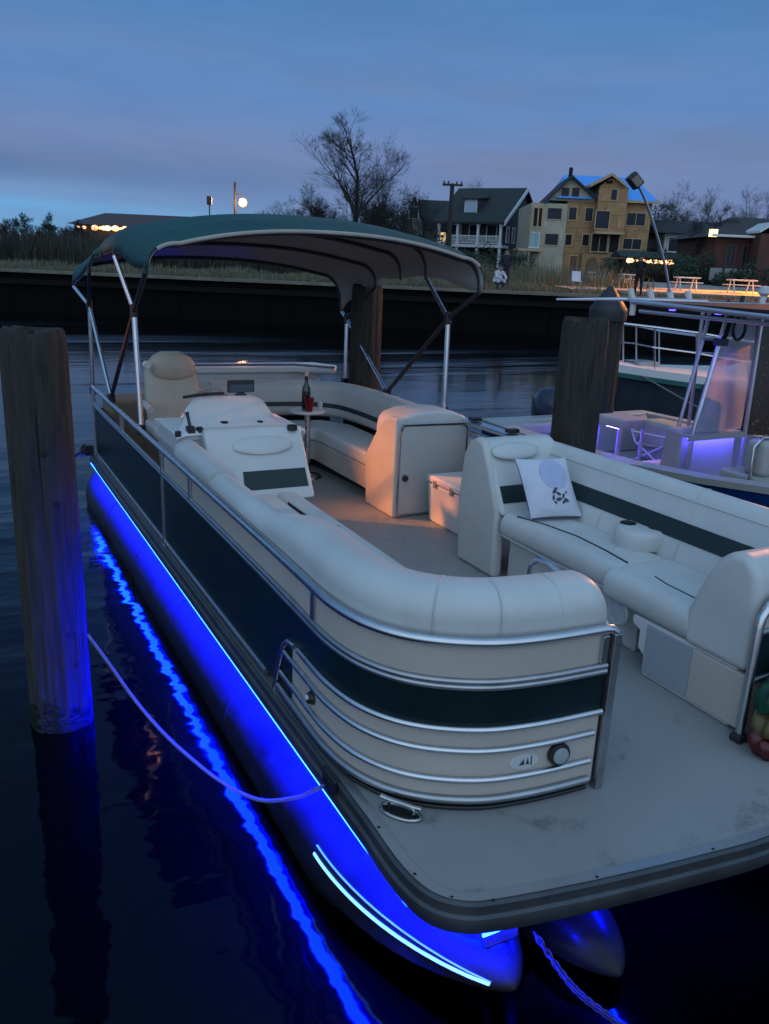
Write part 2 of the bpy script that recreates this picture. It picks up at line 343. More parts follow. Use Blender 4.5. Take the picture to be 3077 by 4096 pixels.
spec = [(1300, 80, 7.5, 5, 'low bushy bare tree just left of the tallest tree'), (1530, 78, 8.2, 9, 'dark bare tree close right of the tallest tree'),
        (1610, 82, 7.8, 12, 'spreading bare tree between the tallest tree and the grey gabled house'), (1095, 110, 8.5, 31, 'small round bare tree right of the orange lamp'),
        (1860, 125, 13, 44, 'bare tree behind the utility pole with the crossarm'), (2870, 70, 6.6, 17, 'forked bare tree in front of the white house'),
        (2690, 98, 10.5, 52, 'bare tree between the unfinished house and the white house'), (2830, 110, 11.5, 61, 'bare tree rising behind the roof of the white house'),
        (2960, 110, 12, 66, 'bare tree rising behind the brick house roof'), (1480, 88, 8.5, 71, 'thin bare tree behind the tallest tree trunk'), (1350, 86, 6.6, 81, 'small bare tree between the low bushy tree and the tallest tree'), (1570, 86, 9.4, 83, 'tall thin bare tree right of the tallest tree'), (1660, 92, 8.6, 87, 'bare tree whose twigs overlap the grey gabled house'), (2770, 104, 9.5, 91, 'bare tree behind the left end of the white house roof'), (3040, 118, 12.5, 93, 'bare tree at the right edge behind the brick roof')]
spec += [(u, 53+k % 3, h*.82, 100+k, lab) for k, (u, h, lab) in enumerate(((40, 3.0, 'small bare tree among the reeds at the very left edge'), (105, 3.5, 'second small bare tree among the reeds from the left edge'), (170, 3.1, 'small bare tree among the reeds with the widest crown'), (205, 3.6, 'tallest of the small bare trees among the reeds'), (262, 3.2, 'small bare tree among the reeds just left of the low building lights'), (330, 2.6, 'small bare tree below the lights of the low building')))]
for u, d, h, sd, lab in spec: bare_tree('bare_tree', gpos(u, d), h, sd, lab, spread=.85, levels=5, kids=(4, 5), group=None, split=.15)
NEEDLE = mat('evergreen_foliage', (.012, .022, .012), .9, var=0, scale=2, col2=(.03, .05, .024))
def shrub(name, loc, w, h, n, seed, label, cat='shrub'):
    rnd = random.Random(seed); t = thing(name, loc, label, cat); b = MB(); L0 = Vector(loc)
    lumps = [(Vector((rnd.uniform(-.6, .6)*w, rnd.uniform(-.6, .6)*w, h*rnd.uniform(.25, .75))), rnd.uniform(.3, .55)*min(w, h)) for _ in range(9)]
    for i in range(n):
        c, r = rnd.choice(lumps); u = Vector((rnd.gauss(0, 1), rnd.gauss(0, 1), rnd.gauss(0, 1))).normalized()*r*rnd.uniform(.6, 1.05)
        p = L0+c+u; a = Vector((rnd.gauss(0, 1), rnd.gauss(0, 1), rnd.gauss(0, 1))).normalized()*.13; e = a.orthogonal().normalized()*.09
        k = len(b.v); b.v += [p-a, p+e, p+a, p-e]; b.f.append((k, k+1, k+2, k+3))
    b.build('crown', NEEDLE, t, flat=True)
    s_ = MB(); s_.tube([L0-Vector((0, 0, .1)), L0+Vector((0, 0, h*.5))], .08, 6); s_.build('trunk', BARK, t)
for u, d, w, h, lab in [(1255, 84, 2.6, 4.6, 'dark evergreen bush at the left foot of the bare trees'), (1590, 96, 3.2, 8.5, 'dark rounded evergreen between bare trees and grey house'),
                        (1720, 105, 5.0, 9.0, 'dark evergreen mass behind the grey house roof'), (1560, 80, 3.0, 5.0, 'low evergreen under the bare trees behind the canopy'), (1450, 82, 3, 4.4, 'low evergreen at the foot of the tallest tree'),
                        (2640, 92, 3.5, 9.5, 'dark evergreen beside the right wall of the unfinished house'), (2740, 66, 3.5, 2.2, 'low dark hedge in front of the white house'),
                        (2560, 70, 3.5, 2.0, 'low dark hedge in front of the unfinished house'), (2960, 64, 4, 1.6, 'dark hedge along the foot of the brick house'), (1920, 80, 2.6, 2.6, 'dark shrub beside the cottage porch'),
                        (1740, 84, 3.0, 3.6, 'dark shrub in front of the grey gabled house'), (2080, 78, 2.5, 2.2, 'dark shrub between cottage and unfinished house')]:
    shrub('evergreen_shrub', gpos(u, d), w, h, 1500, int(u), lab)
# =================================================================== HOUSES
def plywood():
    M = mat('bare_plywood', (.35, .20, .095), .85, var=0, scale=1.6, bump=.15, bscale=12, col2=(.50, .31, .16)); nt = M.node_tree; N = nt.nodes; L = nt.links; b = N['Principled BSDF']
    src = b.inputs['Base Color'].links[0].from_socket; br = N.new('ShaderNodeTexBrick'); br.offset = .5
    for i, c in ((1, (1, .97, .92, 1)), (2, (.72, .68, .62, 1)), (3, (.35, .3, .26, 1))): br.inputs[i].default_value = c
    br.inputs['Scale'].default_value = 1; br.inputs['Brick Width'].default_value = 2.44; br.inputs['Row Height'].default_value = 1.22; br.inputs['Mortar Size'].default_value = .025
    tc = N.new('ShaderNodeTexCoord'); mp = N.new('ShaderNodeMapping'); mp.inputs['Rotation'].default_value = (rad(90), 0, 0); rot = N.new('ShaderNodeVectorRotate'); rot.rotation_type = 'Z_AXIS'; rot.inputs['Angle'].default_value = YAW
    L.new(tc.outputs['Object'], rot.inputs['Vector']); L.new(rot.outputs[0], mp.inputs[0]); L.new(mp.outputs[0], br.inputs['Vector'])
    x = N.new('ShaderNodeMix'); x.data_type = 'RGBA'; x.blend_type = 'MULTIPLY'; x.inputs[0].default_value = .9; L.new(src, x.inputs[6]); L.new(br.outputs[0], x.inputs[7]); L.new(x.outputs[2], b.inputs['Base Color']); return M
PLY = plywood()
PLYG = mat('grey_sheathing', (.40, .36, .27), .85, var=.2, scale=1.1, bump=.1)
LUM = mat('raw_lumber', (.46, .33, .20), .85, var=.25)
TARP = mat('blue_tarp', (.10, .36, .90), .5, var=.12, scale=1.5, bump=.3, bscale=3)
PANE = mat('dark_pane', (.012, .018, .03), .35, var=.3, spec=.25)
VOID = mat('dark_interior', (.006, .006, .007), .9, var=.3)
ROOFG = mat('dark_shingle', (.022, .030, .030), .85, var=.3, scale=3, bump=.4, bscale=14)
WHITE = mat('white_paint', (.62, .63, .64), .55, var=.06)
GREYW = mat('grey_siding', (.20, .21, .22), .7, var=.1, bump=.2, stretch=(1, 1, 12))
DARKW = mat('dark_siding', (.03, .033, .036), .7, var=.2, stretch=(1, 1, 12))
LIT = emit('lit_window', (1, .55, .10), 1.3)
GLOW = emit('warm_bulb', (1, .52, .16), 3)
def window(root, T, x0, x1, z0, z1, d, fr=LUM, pane=PANE, name='window', mull=1, label=None):
    w = .09
    f = MB(T)
    for a, b_, c, e in ((x0-w, x0, z0-w, z1+w), (x1, x1+w, z0-w, z1+w), (x0, x1, z1, z1+w), (x0, x1, z0-w, z0)): f.box(a, b_, d-.07, d-.003, c, e)
    for k in range(1, mull):
        x = x0+(x1-x0)*k/mull; f.box(x-.03, x+.03, d-.05, d-.013, z0, z1)
    o = f.build(name, fr, root)
    if label: o['label'] = label
    p = MB(T); p.box(x0, x1, d-.012, d-.002, z0, z1); p.build('pane', pane, o)
def zp7(a, b): return 1750+a/1.7495, 600+b/1.7495
def unfinished_house():
    d0 = 86.0
    def q(a, b, d=d0): return atd(*zp7(a, b), d)
    sx = lambda a, b=600: q(a, b)[0]; zx = lambda b, a=1000: q(a, b)[1]
    xl, xm, xr = sx(640), sx(890), sx(1478); zg = GZ(d0)-.2
    ze = q(1300, 352)[1]; zrid = q(1100, 196, d0+4.5)[1]
    t = thing('unfinished_house', CF((xl+xr)/2, d0+4, zg), 'three storey unfinished house of bare plywood with blue tarp roof', 'house')
    T = CF
    zl = q(760, 372)[1]
    w = MB(T); w.box(xm, xr, d0, d0+9, zg, ze); o = w.build('wall', PLY, t)
    w = MB(T); w.box(xl, xm-.004, d0-.25, d0+8.5, zg, zl); w.build('wall', PLYG, t)['label'] = 'greyer sheathed left wing wall'
    # front gable over the left half
    ax, az = q(938, 195); gl, gz = q(778, 350); gr, _ = q(1125, 330)
    g = MB(T); g.prismy([(gl, gz), (gr, gz), (ax, az)], d0-.1, d0+.15); g.build('gable_wall', PLYG, t)
    r = MB(T)
    for a, b_ in (((gl-.4, gz-.35), (ax, az)), ((ax, az), (gr-.2, gz+.12))):
        r.prismy([a, b_, (b_[0], b_[1]+.22), (a[0], a[1]+.22)], d0-.6, d0+4.6)
    r.build('gable_roof', mat('roof_felt', (.03, .03, .032), .8, var=.3), t)
    # main roof, hipped at the right, under a blue tarp
    xa, xb = ax+.2, sx(1432); y1 = d0+4.5
    zb_ = ze+.05
    h = MB(T); h.add([(xm-1.2, d0-.5, zb_-.1), (xr+.5, d0-.5, zb_-.1), (xr+.5, d0+9.5, zb_-.1), (xm-1.2, d0+9.5, zb_-.1), (xa, y1, zrid+.2), (xb-.3, y1, zrid+.2)], [(0, 1, 5, 4), (1, 2, 5), (2, 3, 4, 5), (3, 0, 4), (3, 2, 1, 0)])
    h.build('tarp_roof', TARP, t, flat=True)
    fa = MB(T); fa.box(gr+.4, xr+.55, d0-.62, d0-.5, zb_-.28, zb_-.05); fa.build('fascia', LUM, t)
    # stair tower with its own little gable
    ta, tb = sx(1085), sx(1285); tz = q(1200, 262)[1]; tap = q(1200, 190)
    w = MB(T); w.box(ta, tb, d0-.9, d0+3, q(1200, 720)[1], tz); w.prismy([(ta, tz), (tb, tz), (tap[0], tap[1]-.15)], d0-.88, d0+3); w.build('tower_wall', PLY, t)
    r = MB(T); c, e = q(1048, 268), q(1298, 268)
    for a, b_ in ((c, tap), (tap, e)): r.prismy([a, b_, (b_[0], b_[1]+.25), (a[0], a[1]+.25)], d0-1.4, d0+3.2)
    r.build('tower_roof', LUM, t)
    v = MB(T); x0, z0 = q(1165, 240); x1, z1 = q(1212, 222); v.box(x0, x1, d0-.93, d0-.885, z0, z1); v.build('vent', VOID, t)
    rects = [(680, 405, 725, 535, 'open', -.25), (775, 405, 865, 485, 'w', -.25), (925, 400, 968, 490, 'w', 0), (1040, 405, 1080, 500, 'w', 0), (1115, 425, 1195, 550, 'w', -.9), (1330, 440, 1448, 530, 'w', 0),
             (757, 585, 840, 665, 'w', -.25), (900, 590, 935, 665, 'open', 0), (1020, 590, 1055, 670, 'open', 0), (1085, 590, 1180, 712, 'open', -.9), (1210, 590, 1260, 720, 'open', -.9), (1305, 620, 1420, 695, 'w', 0),
             (870, 262, 918, 335, 'w', -.1), (945, 262, 990, 335, 'w', -.1), (1220, 275, 1252, 350, 'w', -.9)]
    for a, b_, c, e, k, dd in rects:
        (x0, z1), (x1, z0) = q(a, b_, d0+dd), q(c, e, d0+dd)
        window(t, T, x0, x1, z0, z1, d0+dd, LUM, VOID if k == 'open' else PANE, 'window' if k == 'w' else 'opening', 2 if x1-x0 > 1.5 else 1)
    x0, z1 = q(655, 580, d0-.25); x1, z0 = q(705, 680, d0-.25); window(t, T, x0, x1, z0, z1, d0-.25, WHITE, mat('pale_blue_door', (.22, .42, .52), .5), 'door')
    x0, z1 = q(930, 740); x1, _ = q(970, 830); window(t, T, x0, x1, zg+.1, z1, d0, LUM, mat('plywood_door', (.16, .09, .045), .8), 'door')
    for a, c in ((1045, 1130), (1150, 1240)):                   # ground floor arches
        x0, z1 = q(a, 745, d0-.9); x1, _ = q(c, 745, d0-.9); n = 10; pts = [(x0, zg)]+[((x0+x1)/2-(x1-x0)/2*cos(PI*k/n), z1-.9+.9*sin(PI*k/n)) for k in range(n+1)]+[(x1, zg)]
        p = MB(T); p.prismy(pts, d0-.95, d0-.885); p.build('arch', mat('arch_infill', (.15, .10, .05), .85, var=.3), t)
    w = MB(T); w.box(sx(1015), sx(1262), d0-.89, d0+2, zg, q(1200, 730)[1]); w.build('porch_wall', PLY, t)
    bl = MB(T); a = q(1075, 578)[0]; b_ = q(1275, 578)[0]; z = q(1100, 575)[1]; bl.box(a, b_, d0-1.9, d0-.9, z-.2, z); bl.build('balcony_roof', LUM, t)
    st = MB(T); a, z = q(530, 688); b_, _ = q(715, 688); st.box(a, b_, d0-2.2, d0-.26, z-.25, z); 
    for x in (a+.2, (a+b_)/2, b_-.2): st.box(x-.08, x+.08, d0-2.1, d0-1.94, zg, z-.25)
    st.build('side_deck', LUM, t)
    m_ = MB(T); x, z = q(938, 180); m_.box(x-.16, x+.16, d0+.3, d0+.62, z-.2, q(938, 118)[1]); m_.build('vent_pipe', VOID, t)
    for a in (668, 712, 745): 
        x, z = q(a, 385, d0-.25); p = MB(T); p.box(x-.06, x+.06, d0-.34, d0-.252, q(a, 670, d0-.25)[1], z); p.build('stud', LUM, t)
unfinished_house()
def rot_frame(cs, cd, ang):                                        # local x along a facade, y to the back
    ca, sa = cos(ang), sin(ang)
    return lambda x, y, z: CF(cs+x*ca-y*sa, cd+x*sa+y*ca, z)
def cottage():
    d0 = 94.0; (sc, ze) = atd(*zp7(452, 515), d0); zg = GZ(d0)-.3; zpf = atd(*zp7(450, 665), d0)[1]
    T = rot_frame(sc, d0, rad(-28))                               # x runs right along the gable side, front runs to -x
    t = thing('cottage', CF(sc-2, d0+3, zg), 'dark roofed cottage with white porch columns and a dormer', 'house')
    zr = atd(*zp7(740, 282), d0+5)[1]; Lf = 7.6; Dp = 6.0
    # front faces -y ... local: x in [-Lf, 0], y in [0, 2Dp]
    w = MB(T); w.box(-Lf+.3, -.02, 2.0, 2*Dp-.3, zg, ze-.1); w.build('wall', DARKW, t)
    gw = MB(T); gw.prismx([(.3, ze-.1), (2*Dp-.3, ze-.1), (Dp, zr-.25)], -.25, -.02); gw.build('gable_wall', DARKW, t)
    r = MB(T)
    for y0, y1 in ((-.4, Dp), (2*Dp+.4, Dp)): r.prismx([(y0, ze-.05), (y1, zr), (y1, zr+.2), (y0, ze+.15)], -Lf-.4, .45)
    r.build('roof', ROOFG, t)
    k = MB(T); k.prismx([(-.45, ze-.25), (Dp, zr-.22), (Dp, zr+.24), (-.45, ze+.2)], .452, .56); k.build('rake_board', WHITE, t)
    fl = MB(T); fl.box(-Lf, .2, -.1, 2.0, zpf-.3, zpf); fl.build('porch_floor', WHITE, t)
    for x in (-Lf+.15, -Lf*.68, -Lf*.36, -.1):
        p = MB(T); p.box(x-.13, x+.13, -.02, .24, zpf, ze-.05); p.box(x-.19, x+.19, -.08, .3, zpf, zpf+.2); p.box(x-.19, x+.19, -.08, .3, ze-.3, ze-.07); p.build('column', WHITE, t)
        q = MB(T); q.box(x-.14, x+.14, .0, .28, zg, zpf-.3); q.build('post', WHITE, t)
    rl = MB(T); rl.box(-Lf+.1, -.1, .06, .14, zpf+.85, zpf+.95); rl.box(-Lf+.1, -.1, .06, .14, zpf+.1, zpf+.17)
    for i in range(46): x = -Lf+.2+i*(Lf-.4)/45; rl.box(x-.03, x+.03, .08, .12, zpf+.17, zpf+.85)
    rl.build('railing', WHITE, t)
    for x in (-6.2, -4.0, -1.9): window(t, T, x-.55, x+.55, zpf+.6, zpf+2.1, 2.0, WHITE, PANE)
    dm = MB(T); zd = ze+1.1; dm.box(-5.2, -3.4, 1.3, 5, zd-.6, zd+1.5); dm.build('dormer', DARKW, t)
    dr = MB(T); dr.prismx([(.95, zd+1.45), (5.2, zd+2.0), (5.2, zd+2.15), (.95, zd+1.6)], -5.4, -3.2); dr.build('dormer_roof', ROOFG, t)
    window(t, T, -4.95, -3.65, zd+.05, zd+1.35, 1.3, WHITE, mat('pale_glass', (.3, .4, .5), .1, spec=.8))
    T2 = lambda x, y, z: T(-y, x, z)
    for y in (1.6, 3.4, 5.4): window(t, T2, y, y+.7, zpf+.4, zpf+1.9, .02, WHITE, PANE)
cottage()
def grey_house():
    d0 = 100.0; zp = lambda a, b: (1500+a/2.77, 700+b/2.77)
    ax, az = atd(*zp(440, 245), d0); lx, lz = atd(*zp(300, 535), d0); rx = 2*ax-lx; zg = GZ(d0)-.3
    t = thing('grey_house', CF(ax+4, d0+4, zg), 'grey gabled house with dark roof and two lit windows left of the cottage', 'house')
    w = MB(CF); w.box(lx+.2, rx-.2, d0, d0+9, zg, lz); w.prismy([(lx+.2, lz), (rx-.2, lz), (ax, az-.2)], d0, d0+.3); w.build('wall', GREYW, t)
    r = MB(CF)
    for a, b_ in (((lx-.2, lz-.3), (ax, az)), ((ax, az), (rx+.2, lz-.3))): r.prismy([a, b_, (b_[0], b_[1]+.2), (a[0], a[1]+.2)], d0-.35, d0+9.2)
    r.build('roof', ROOFG, t)
    ex, ez = atd(*zp(1080, 300), d0+4); w = MB(CF); w.box(rx-.2, ex, d0+1.2, d0+9, zg, lz-.4); w.build('wall', GREYW, t)
    r = MB(CF); r.prismx([(d0+.8, lz-.5), (d0+5, ez+.1), (d0+9.4, lz-.5)], ax+.5, ex+.3); r.build('wing_roof', ROOFG, t)
    for a, b_ in ((718, 800), (838, 885)):
        x0 = atd(*zp(a, 690), d0+1.2)[0]; x1 = atd(*zp(b_-20, 690), d0+1.2)[0]; z = atd(*zp(a, 690), d0+1.2)[1]
        window(t, CF, x0, x1, z-.55, z+.55, d0+1.2, WHITE, LIT)
    window(t, CF, ax-.5, ax+.5, lz+.6, lz+1.8, d0, WHITE, PANE)
grey_house()
zp8 = lambda a, b: (2500+a/2.88, 700+b/2.88)
def white_house():
    d0 = 88.0; x0, zt = atd(*zp8(470, 650), d0); x1, _ = atd(*zp8(1060, 650), d0); zg = GZ(d0)-.3
    t = thing('white_house', CF((x0+x1)/2, d0+4, zg), 'low white house with dark overhanging roof behind a forked bare tree', 'house')
    w = MB(CF); w.box(x0, x1, d0, d0+8, zg, zt); w.build('wall', mat('white_siding', (.40, .42, .42), .7, var=.08, bump=.2, stretch=(1, 1, 10)), t)
    zr = atd(*zp8(800, 535), d0+4)[1]; r = MB(CF); r.prismx([(d0-.9, zt-.15), (d0+4, zr), (d0+9, zt-.15)], x0-1.0, x1+1.3); r.build('roof', mat('brown_shingle', (.03, .024, .022), .85, var=.3, bump=.3), t)
    z = atd(*zp8(700, 800), d0)[1]
    for a in (560, 680, 900): x = atd(*zp8(a, 800), d0)[0]; window(t, CF, x-.5, x+.5, z-.7, z+.6, d0, WHITE, PANE)
    p = MB(CF); p.box(x0-3.2, x0, d0+2, d0+7, zg, zt-1.6); p.build('side_wing', DARKW, t)
white_house()
def brick_house():
    M = mat('dark_brick', (.085, .035, .026), .85, var=.25, scale=2, bump=.3, bscale=25)
    d0 = 66.0; x0, ze = atd(*zp8(1065, 690), d0); xg, _ = atd(*zp8(1530, 690), d0); x1 = xg+9; zg = GZ(d0)-.3
    t = thing('brick_house', CF(x0+4, d0+4, zg), 'dark red brick house with a broad low roof at the right edge', 'house')
    w = MB(CF); w.box(x0, x1, d0, d0+9, zg, ze); w.build('wall', M, t)
    x9, zr = atd(*zp8(1250, 490), d0+5); r = MB(CF); r.add([(x0-.6, d0-.7, ze-.1), (x1+1, d0-.7, ze-.1), (x1+1, d0+9.7, ze-.1), (x0-.6, d0+9.7, ze-.1), (x0+2.6, d0+4.5, zr), (x1, d0+4.5, zr)], [(0, 1, 5, 4), (1, 2, 5), (2, 3, 4, 5), (3, 0, 4), (3, 2, 1, 0)])
    r.build('roof', mat('grey_shingle', (.055, .045, .045), .85, var=.3, bump=.3), t, flat=True)
    g = MB(CF); g.box(x0-.65, xg-.2, d0-.85, d0-.7, ze-.14, ze+.03); g.build('gutter', WHITE, t)
    a, b_ = atd(*zp8(1555, 665), d0-2), atd(*zp8(1640, 600), d0-2); pr = MB(CF); dx = (b_[0]-a[0])*2.2
    for p, q in (((a[0], a[1]), (a[0]+dx, b_[1]+.25)), ((a[0]+dx, b_[1]+.25), (a[0]+2*dx, a[1]))): pr.prismy([p, q, (q[0], q[1]+.16), (p[0], p[1]+.16)], d0-2, d0+1)
    pr.build('porch_gable', WHITE, t)
    pw = MB(CF); pw.box(a[0]+.2, a[0]+2*dx-.2, d0-1.8, d0-.004, zg, a[1]-.02); pw.build('porch_wall', M, t)
    z = atd(*zp8(1220, 930), d0)[1]
    for q in (1215, 1400): x = atd(*zp8(q, 930), d0)[0]; window(t, CF, x-.28, x+.28, z-.75, z+.75, d0, mat('brown_frame', (.10, .06, .05), .7), PANE, mull=2)
    f = MB(CF); xa = atd(*zp8(960, 1110), d0-1.5)[0]; xb = atd(*zp8(1470, 1110), d0-1.5)[0]; z = atd(*zp8(1200, 1140), d0-1.5)[1]
    for i in range(3): f.box(xa+(xb-xa)*i/3+.1, xa+(xb-xa)*(i+1)/3-.1, d0-1.6, d0-1.5, z-.5, z+.4)
    f.build('lattice', mat('grey_paint', (.22, .24, .25), .7), t)
    l = MB(CF); x, z = atd(*zp8(1012, 668), d0-.4); l.box(x-.26, x+.26, d0-.75, d0-.35, z-.26, z+.26); lo = l.build('flood_lamp', emit('flood_glow', (1, .78, .25), 1.8), t)
    br = MB(CF); br.box(x+.26, x0+.2, d0-.6, d0-.5, z-.05, z+.05); br.build('lamp_arm', BLACK, t)
brick_house()
def far_building():
    d0 = 135.0; zl = lambda a, b: (a/1.662, 600+b/1.662)
    x0, zt = atd(*zl(500, 490), d0); x1, _ = atd(*zl(1560, 470), d0); xr0, zr = atd(*zl(700, 418), d0+6); zg = GZ(d0)
    t = thing('low_building', CF((x0+x1)/2, d0+6, zg), 'long low hip roofed building with a row of warm lights at left', 'building')
    w = MB(CF); w.box(x0, x1, d0, d0+12, zg, zt); w.build('wall', mat('brown_wall', (.06, .05, .045), .8, var=.2), t)
    r = MB(CF); r.add([(x0-1, d0-1, zt), (x1+1, d0-1, zt), (x1+1, d0+13, zt), (x0-1, d0+13, zt), (xr0, d0+6, zr), (x1-6, d0+6, zr)], [(0, 1, 5, 4), (1, 2, 5), (2, 3, 4, 5), (3, 0, 4), (3, 2, 1, 0)])
    r.build('roof', mat('rust_roof', (.07, .055, .06), .85, var=.25), t, flat=True)
    rnd = random.Random(8)
    for a, w_ in ((520, .5), (560, .6), (630, 1.0), (665, .5), (690, .8), (716, .9), (745, .5), (768, 1.0), (800, .4), (830, .9), (880, .5), (930, .5)):
        x, z = atd(*zl(a, 512+ (a-500)*.035), d0-1.2); b_ = MB(CF); b_.lathe([(.02, z-.42*w_), (.42*w_, z-.3*w_), (.55*w_, z), (.38*w_, z+.34*w_), (.05, z+.42*w_)], *((x, d0-1.2)), n=10)
        b_.build('lamp', rnd.choice((GLOW, emit('amber_bulb', (1, .40, .08), 1.6), emit('pale_bulb', (1, .70, .36), 3))), t)
far_building()
def light_row():
    d0 = 70.0; x0 = atd(*zp8(20, 985), d0)[0]; x1 = atd(*zp8(570, 1010), d0)[0]; zl_ = atd(*zp8(300, 990), d0)[1]
    t = thing('garden_shed', CF((x0+x1)/2, d0+1.5, GZ(d0)), 'low dark open shed strung with warm bulbs beside the unfinished house', 'shed')
    b = MB(CF); b.box(x0-.3, x1+.3, d0+.2, d0+3, GZ(d0)-.2, zl_+.1); b.build('wall', VOID, t); r = MB(CF); r.prismx([(d0-.5, zl_+.25), (d0+1.5, zl_+.75), (d0+3.3, zl_+.25)], x0-.6, x1+.6); r.build('roof', ROOFG, t)
    rnd = random.Random(2)
    for i, a in enumerate((45, 75, 120, 140, 205, 225, 245, 275, 300, 330, 360, 395, 430, 455, 480, 505, 530, 545)):
        x, z = atd(*zp8(a, 982+a*.05), d0-.15); k = rnd.uniform(.10, .2); q = MB(CF); q.lathe([(.01, z-k), (k*.8, z-k*.6), (k, z), (k*.7, z+k*.7), (.01, z+k)], x, d0-.15, n=8)
        q.build('bulb', (GLOW, emit('pale_bulb', (1, .70, .36), 3), emit('red_bulb', (1, .16, .04), 3))[0 if i % 5 else (2 if i % 2 else 1)], t)
light_row()
# =================================================================== POLES, LAMPS, TABLES, PEOPLE
POLEW = mat('pole_wood', (.035, .03, .028), .85, var=.3)
def utility_pole():
    d = 85; s, zt = atd(1810, 738, d); p0 = CF(s, d, GZ(d)-.1); t = thing('utility_pole', p0, 'wooden utility pole with wide crossarm left of the cottage', 'pole')
    b = MB(CF); b.tube([(s, d, GZ(d)-.1), (s, d, zt+.1)], [.26, .2], 8); b.build('pole', POLEW, t)
    c = MB(CF); c.box(s-.95, s+1.0, d-.3, d-.18, zt-.15, zt+.05); c.build('crossarm', POLEW, t)
    for dx in (-.8, -.4, .4, .85): q = MB(CF); q.lathe([(.05, zt+.05), (.09, zt+.1), (.06, zt+.2), (.09, zt+.26), (.02, zt+.3)], s+dx, d-.24, n=8); q.build('insulator', BLACK, t)
utility_pole()
def orange_lamp():
    d = 98; s, zt = atd(940, 728, d); t = thing('lamp_post', CF(s, d, GZ(d)-.1), 'tall thin pole with a glowing orange globe lamp beyond the canopy', 'street lamp')
    b = MB(CF); b.tube([(s, d, GZ(d)-.1), (s, d, zt)], [.2, .13], 8); b.build('pole', POLEW, t)
    x, z = atd(972, 810, d); a = MB(CF); a.tube([(s, d, z+.8), (x, d, z+.75), (x, d, z+.5)], .06, 6); a.build('arm', POLEW, t)
    g = MB(CF); g.lathe([(.05, z-.5), (.36, z-.36), (.5, z), (.36, z+.36), (.05, z+.5)], x, d, n=14); g.build('globe', emit('sodium_globe', (1, .40, .11), 1.7), t)
    L = bpy.data.lights.new('lamp_light', 'POINT'); L.color = (1, .5, .2); L.energy = 900; L.shadow_soft_size = .6; lo = bpy.data.objects.new('lamp_light', L); COL.objects.link(lo); lo.parent = t; lo.location = CF(x, d-.8, z)-ORG[t.name]
    d = 92; s, zt = atd(838, 815, d); t = thing('signal_post', CF(s, d, GZ(d)-.1), 'short dark post with a boxy head left of the orange lamp', 'post')
    b = MB(CF); b.tube([(s, d, GZ(d)-.1), (s, d, zt)], .07, 6); b.build('pole', POLEW, t); h = MB(CF); h.box(s-.25, s+.25, d-.2, d+.2, zt-.1, zt+.75); h.build('head', BLACK, t, bevel=.05)
orange_lamp()
def street_lamp(s, d, h, label, energy, col, arm, size, blend=.6, z0=None, aim=None):
    z0 = GZ(d) if z0 is None else z0; t = thing('street_lamp', CF(s, d, z0), label, 'street lamp')
    b = MB(CF); b.tube([(s, d, z0-.1), (s, d, z0+h*.9), (s+arm*.15, d, z0+h*.98), (s+arm*.5, d, z0+h)], [.11, .08, .06, .05], 8); b.build('pole', ALUD, t)
    q = MB(CF); x = s+arm*.75; q.box(x-.35, x+.35, d-.16, d+.16, z0+h-.06, z0+h+.12); q.build('head', ALUD, t, bevel=.05)
    e = MB(CF); e.box(x-.28, x+.28, d-.13, d+.13, z0+h-.09, z0+h-.062); e.build('lens', emit('sodium_lens', (1, .45, .1), 20), t)
    L = bpy.data.lights.new('lamp_light', 'SPOT'); L.color = col; L.energy = energy; L.spot_size = rad(size); L.spot_blend = blend; L.shadow_soft_size = .15
    lo = bpy.data.objects.new('lamp_light', L); COL.objects.link(lo); lo.parent = t; p = CF(x, d, z0+h-.14); lo.location = p-ORG[t.name]
    v = (Vector(aim)-p) if aim is not None else Vector((0, 0, -1)); lo.rotation_euler = v.to_track_quat('-Z', 'Y').to_euler(); return t
street_lamp(29.5, 52, 8.5, 'sodium street lamp over the road beyond the right edge', 85000, (1, .30, .008), -1.5, 52, .7, aim=CF(19.5, 46.5, 1.3))
street_lamp(9.5, 108, 9, 'sodium street lamp far behind between the houses', 5000, (1, .45, .12), 1.0, 150)
# the sodium lamp on the near quay to the left that warms the boat's interior
QL = Vector((-5.45, 11.1, 0))
def flood_post():
    z0, h = .2, 4.9; t = thing('floodlight_post', (QL.x, QL.y, z0), 'sodium floodlight on a post at the quay left of the pontoon boat', 'floodlight')
    b = MB(); b.tube([(QL.x, QL.y, z0-.1), (QL.x, QL.y, z0+h)], [.08, .06], 10); b.build('pole', ALUD, t)
    for dx, aim, size, P_ in ((.35, (3.0, 5.55, .34), 6.6, 7200),):
        p = Vector((QL.x+dx, QL.y-.1, z0+h-.1)); v = (Vector(aim)-p).normalized()
        L = bpy.data.lights.new('lamp_light', 'SPOT'); L.color = (1, .29, .05); L.energy = P_; L.spot_size = rad(size); L.spot_blend = .7; L.shadow_soft_size = .25
        lo = bpy.data.objects.new('lamp_light', L); COL.objects.link(lo); lo.parent = t; lo.location = p+v*.14-ORG[t.name]; lo.rotation_euler = v.to_track_quat('-Z', 'Y').to_euler()
        s_ = v.orthogonal().normalized(); w = v.cross(s_); T = lambda x, y, z: p+s_*x+w*y+v*z
        hd = MB(T); hd.lathe([(.03, -.12), (.09, -.10), (.12, .0), (.15, .10), (.14, .10), (.11, .01), (.02, -.02)], 0, 0, 16); hd.build('lamp_head', BLACK, t)
        a = MB(); a.tube([(QL.x, QL.y, z0+h-.05), tuple(p-v*.1)], .025, 6); a.build('arm', ALUD, t)
flood_post()
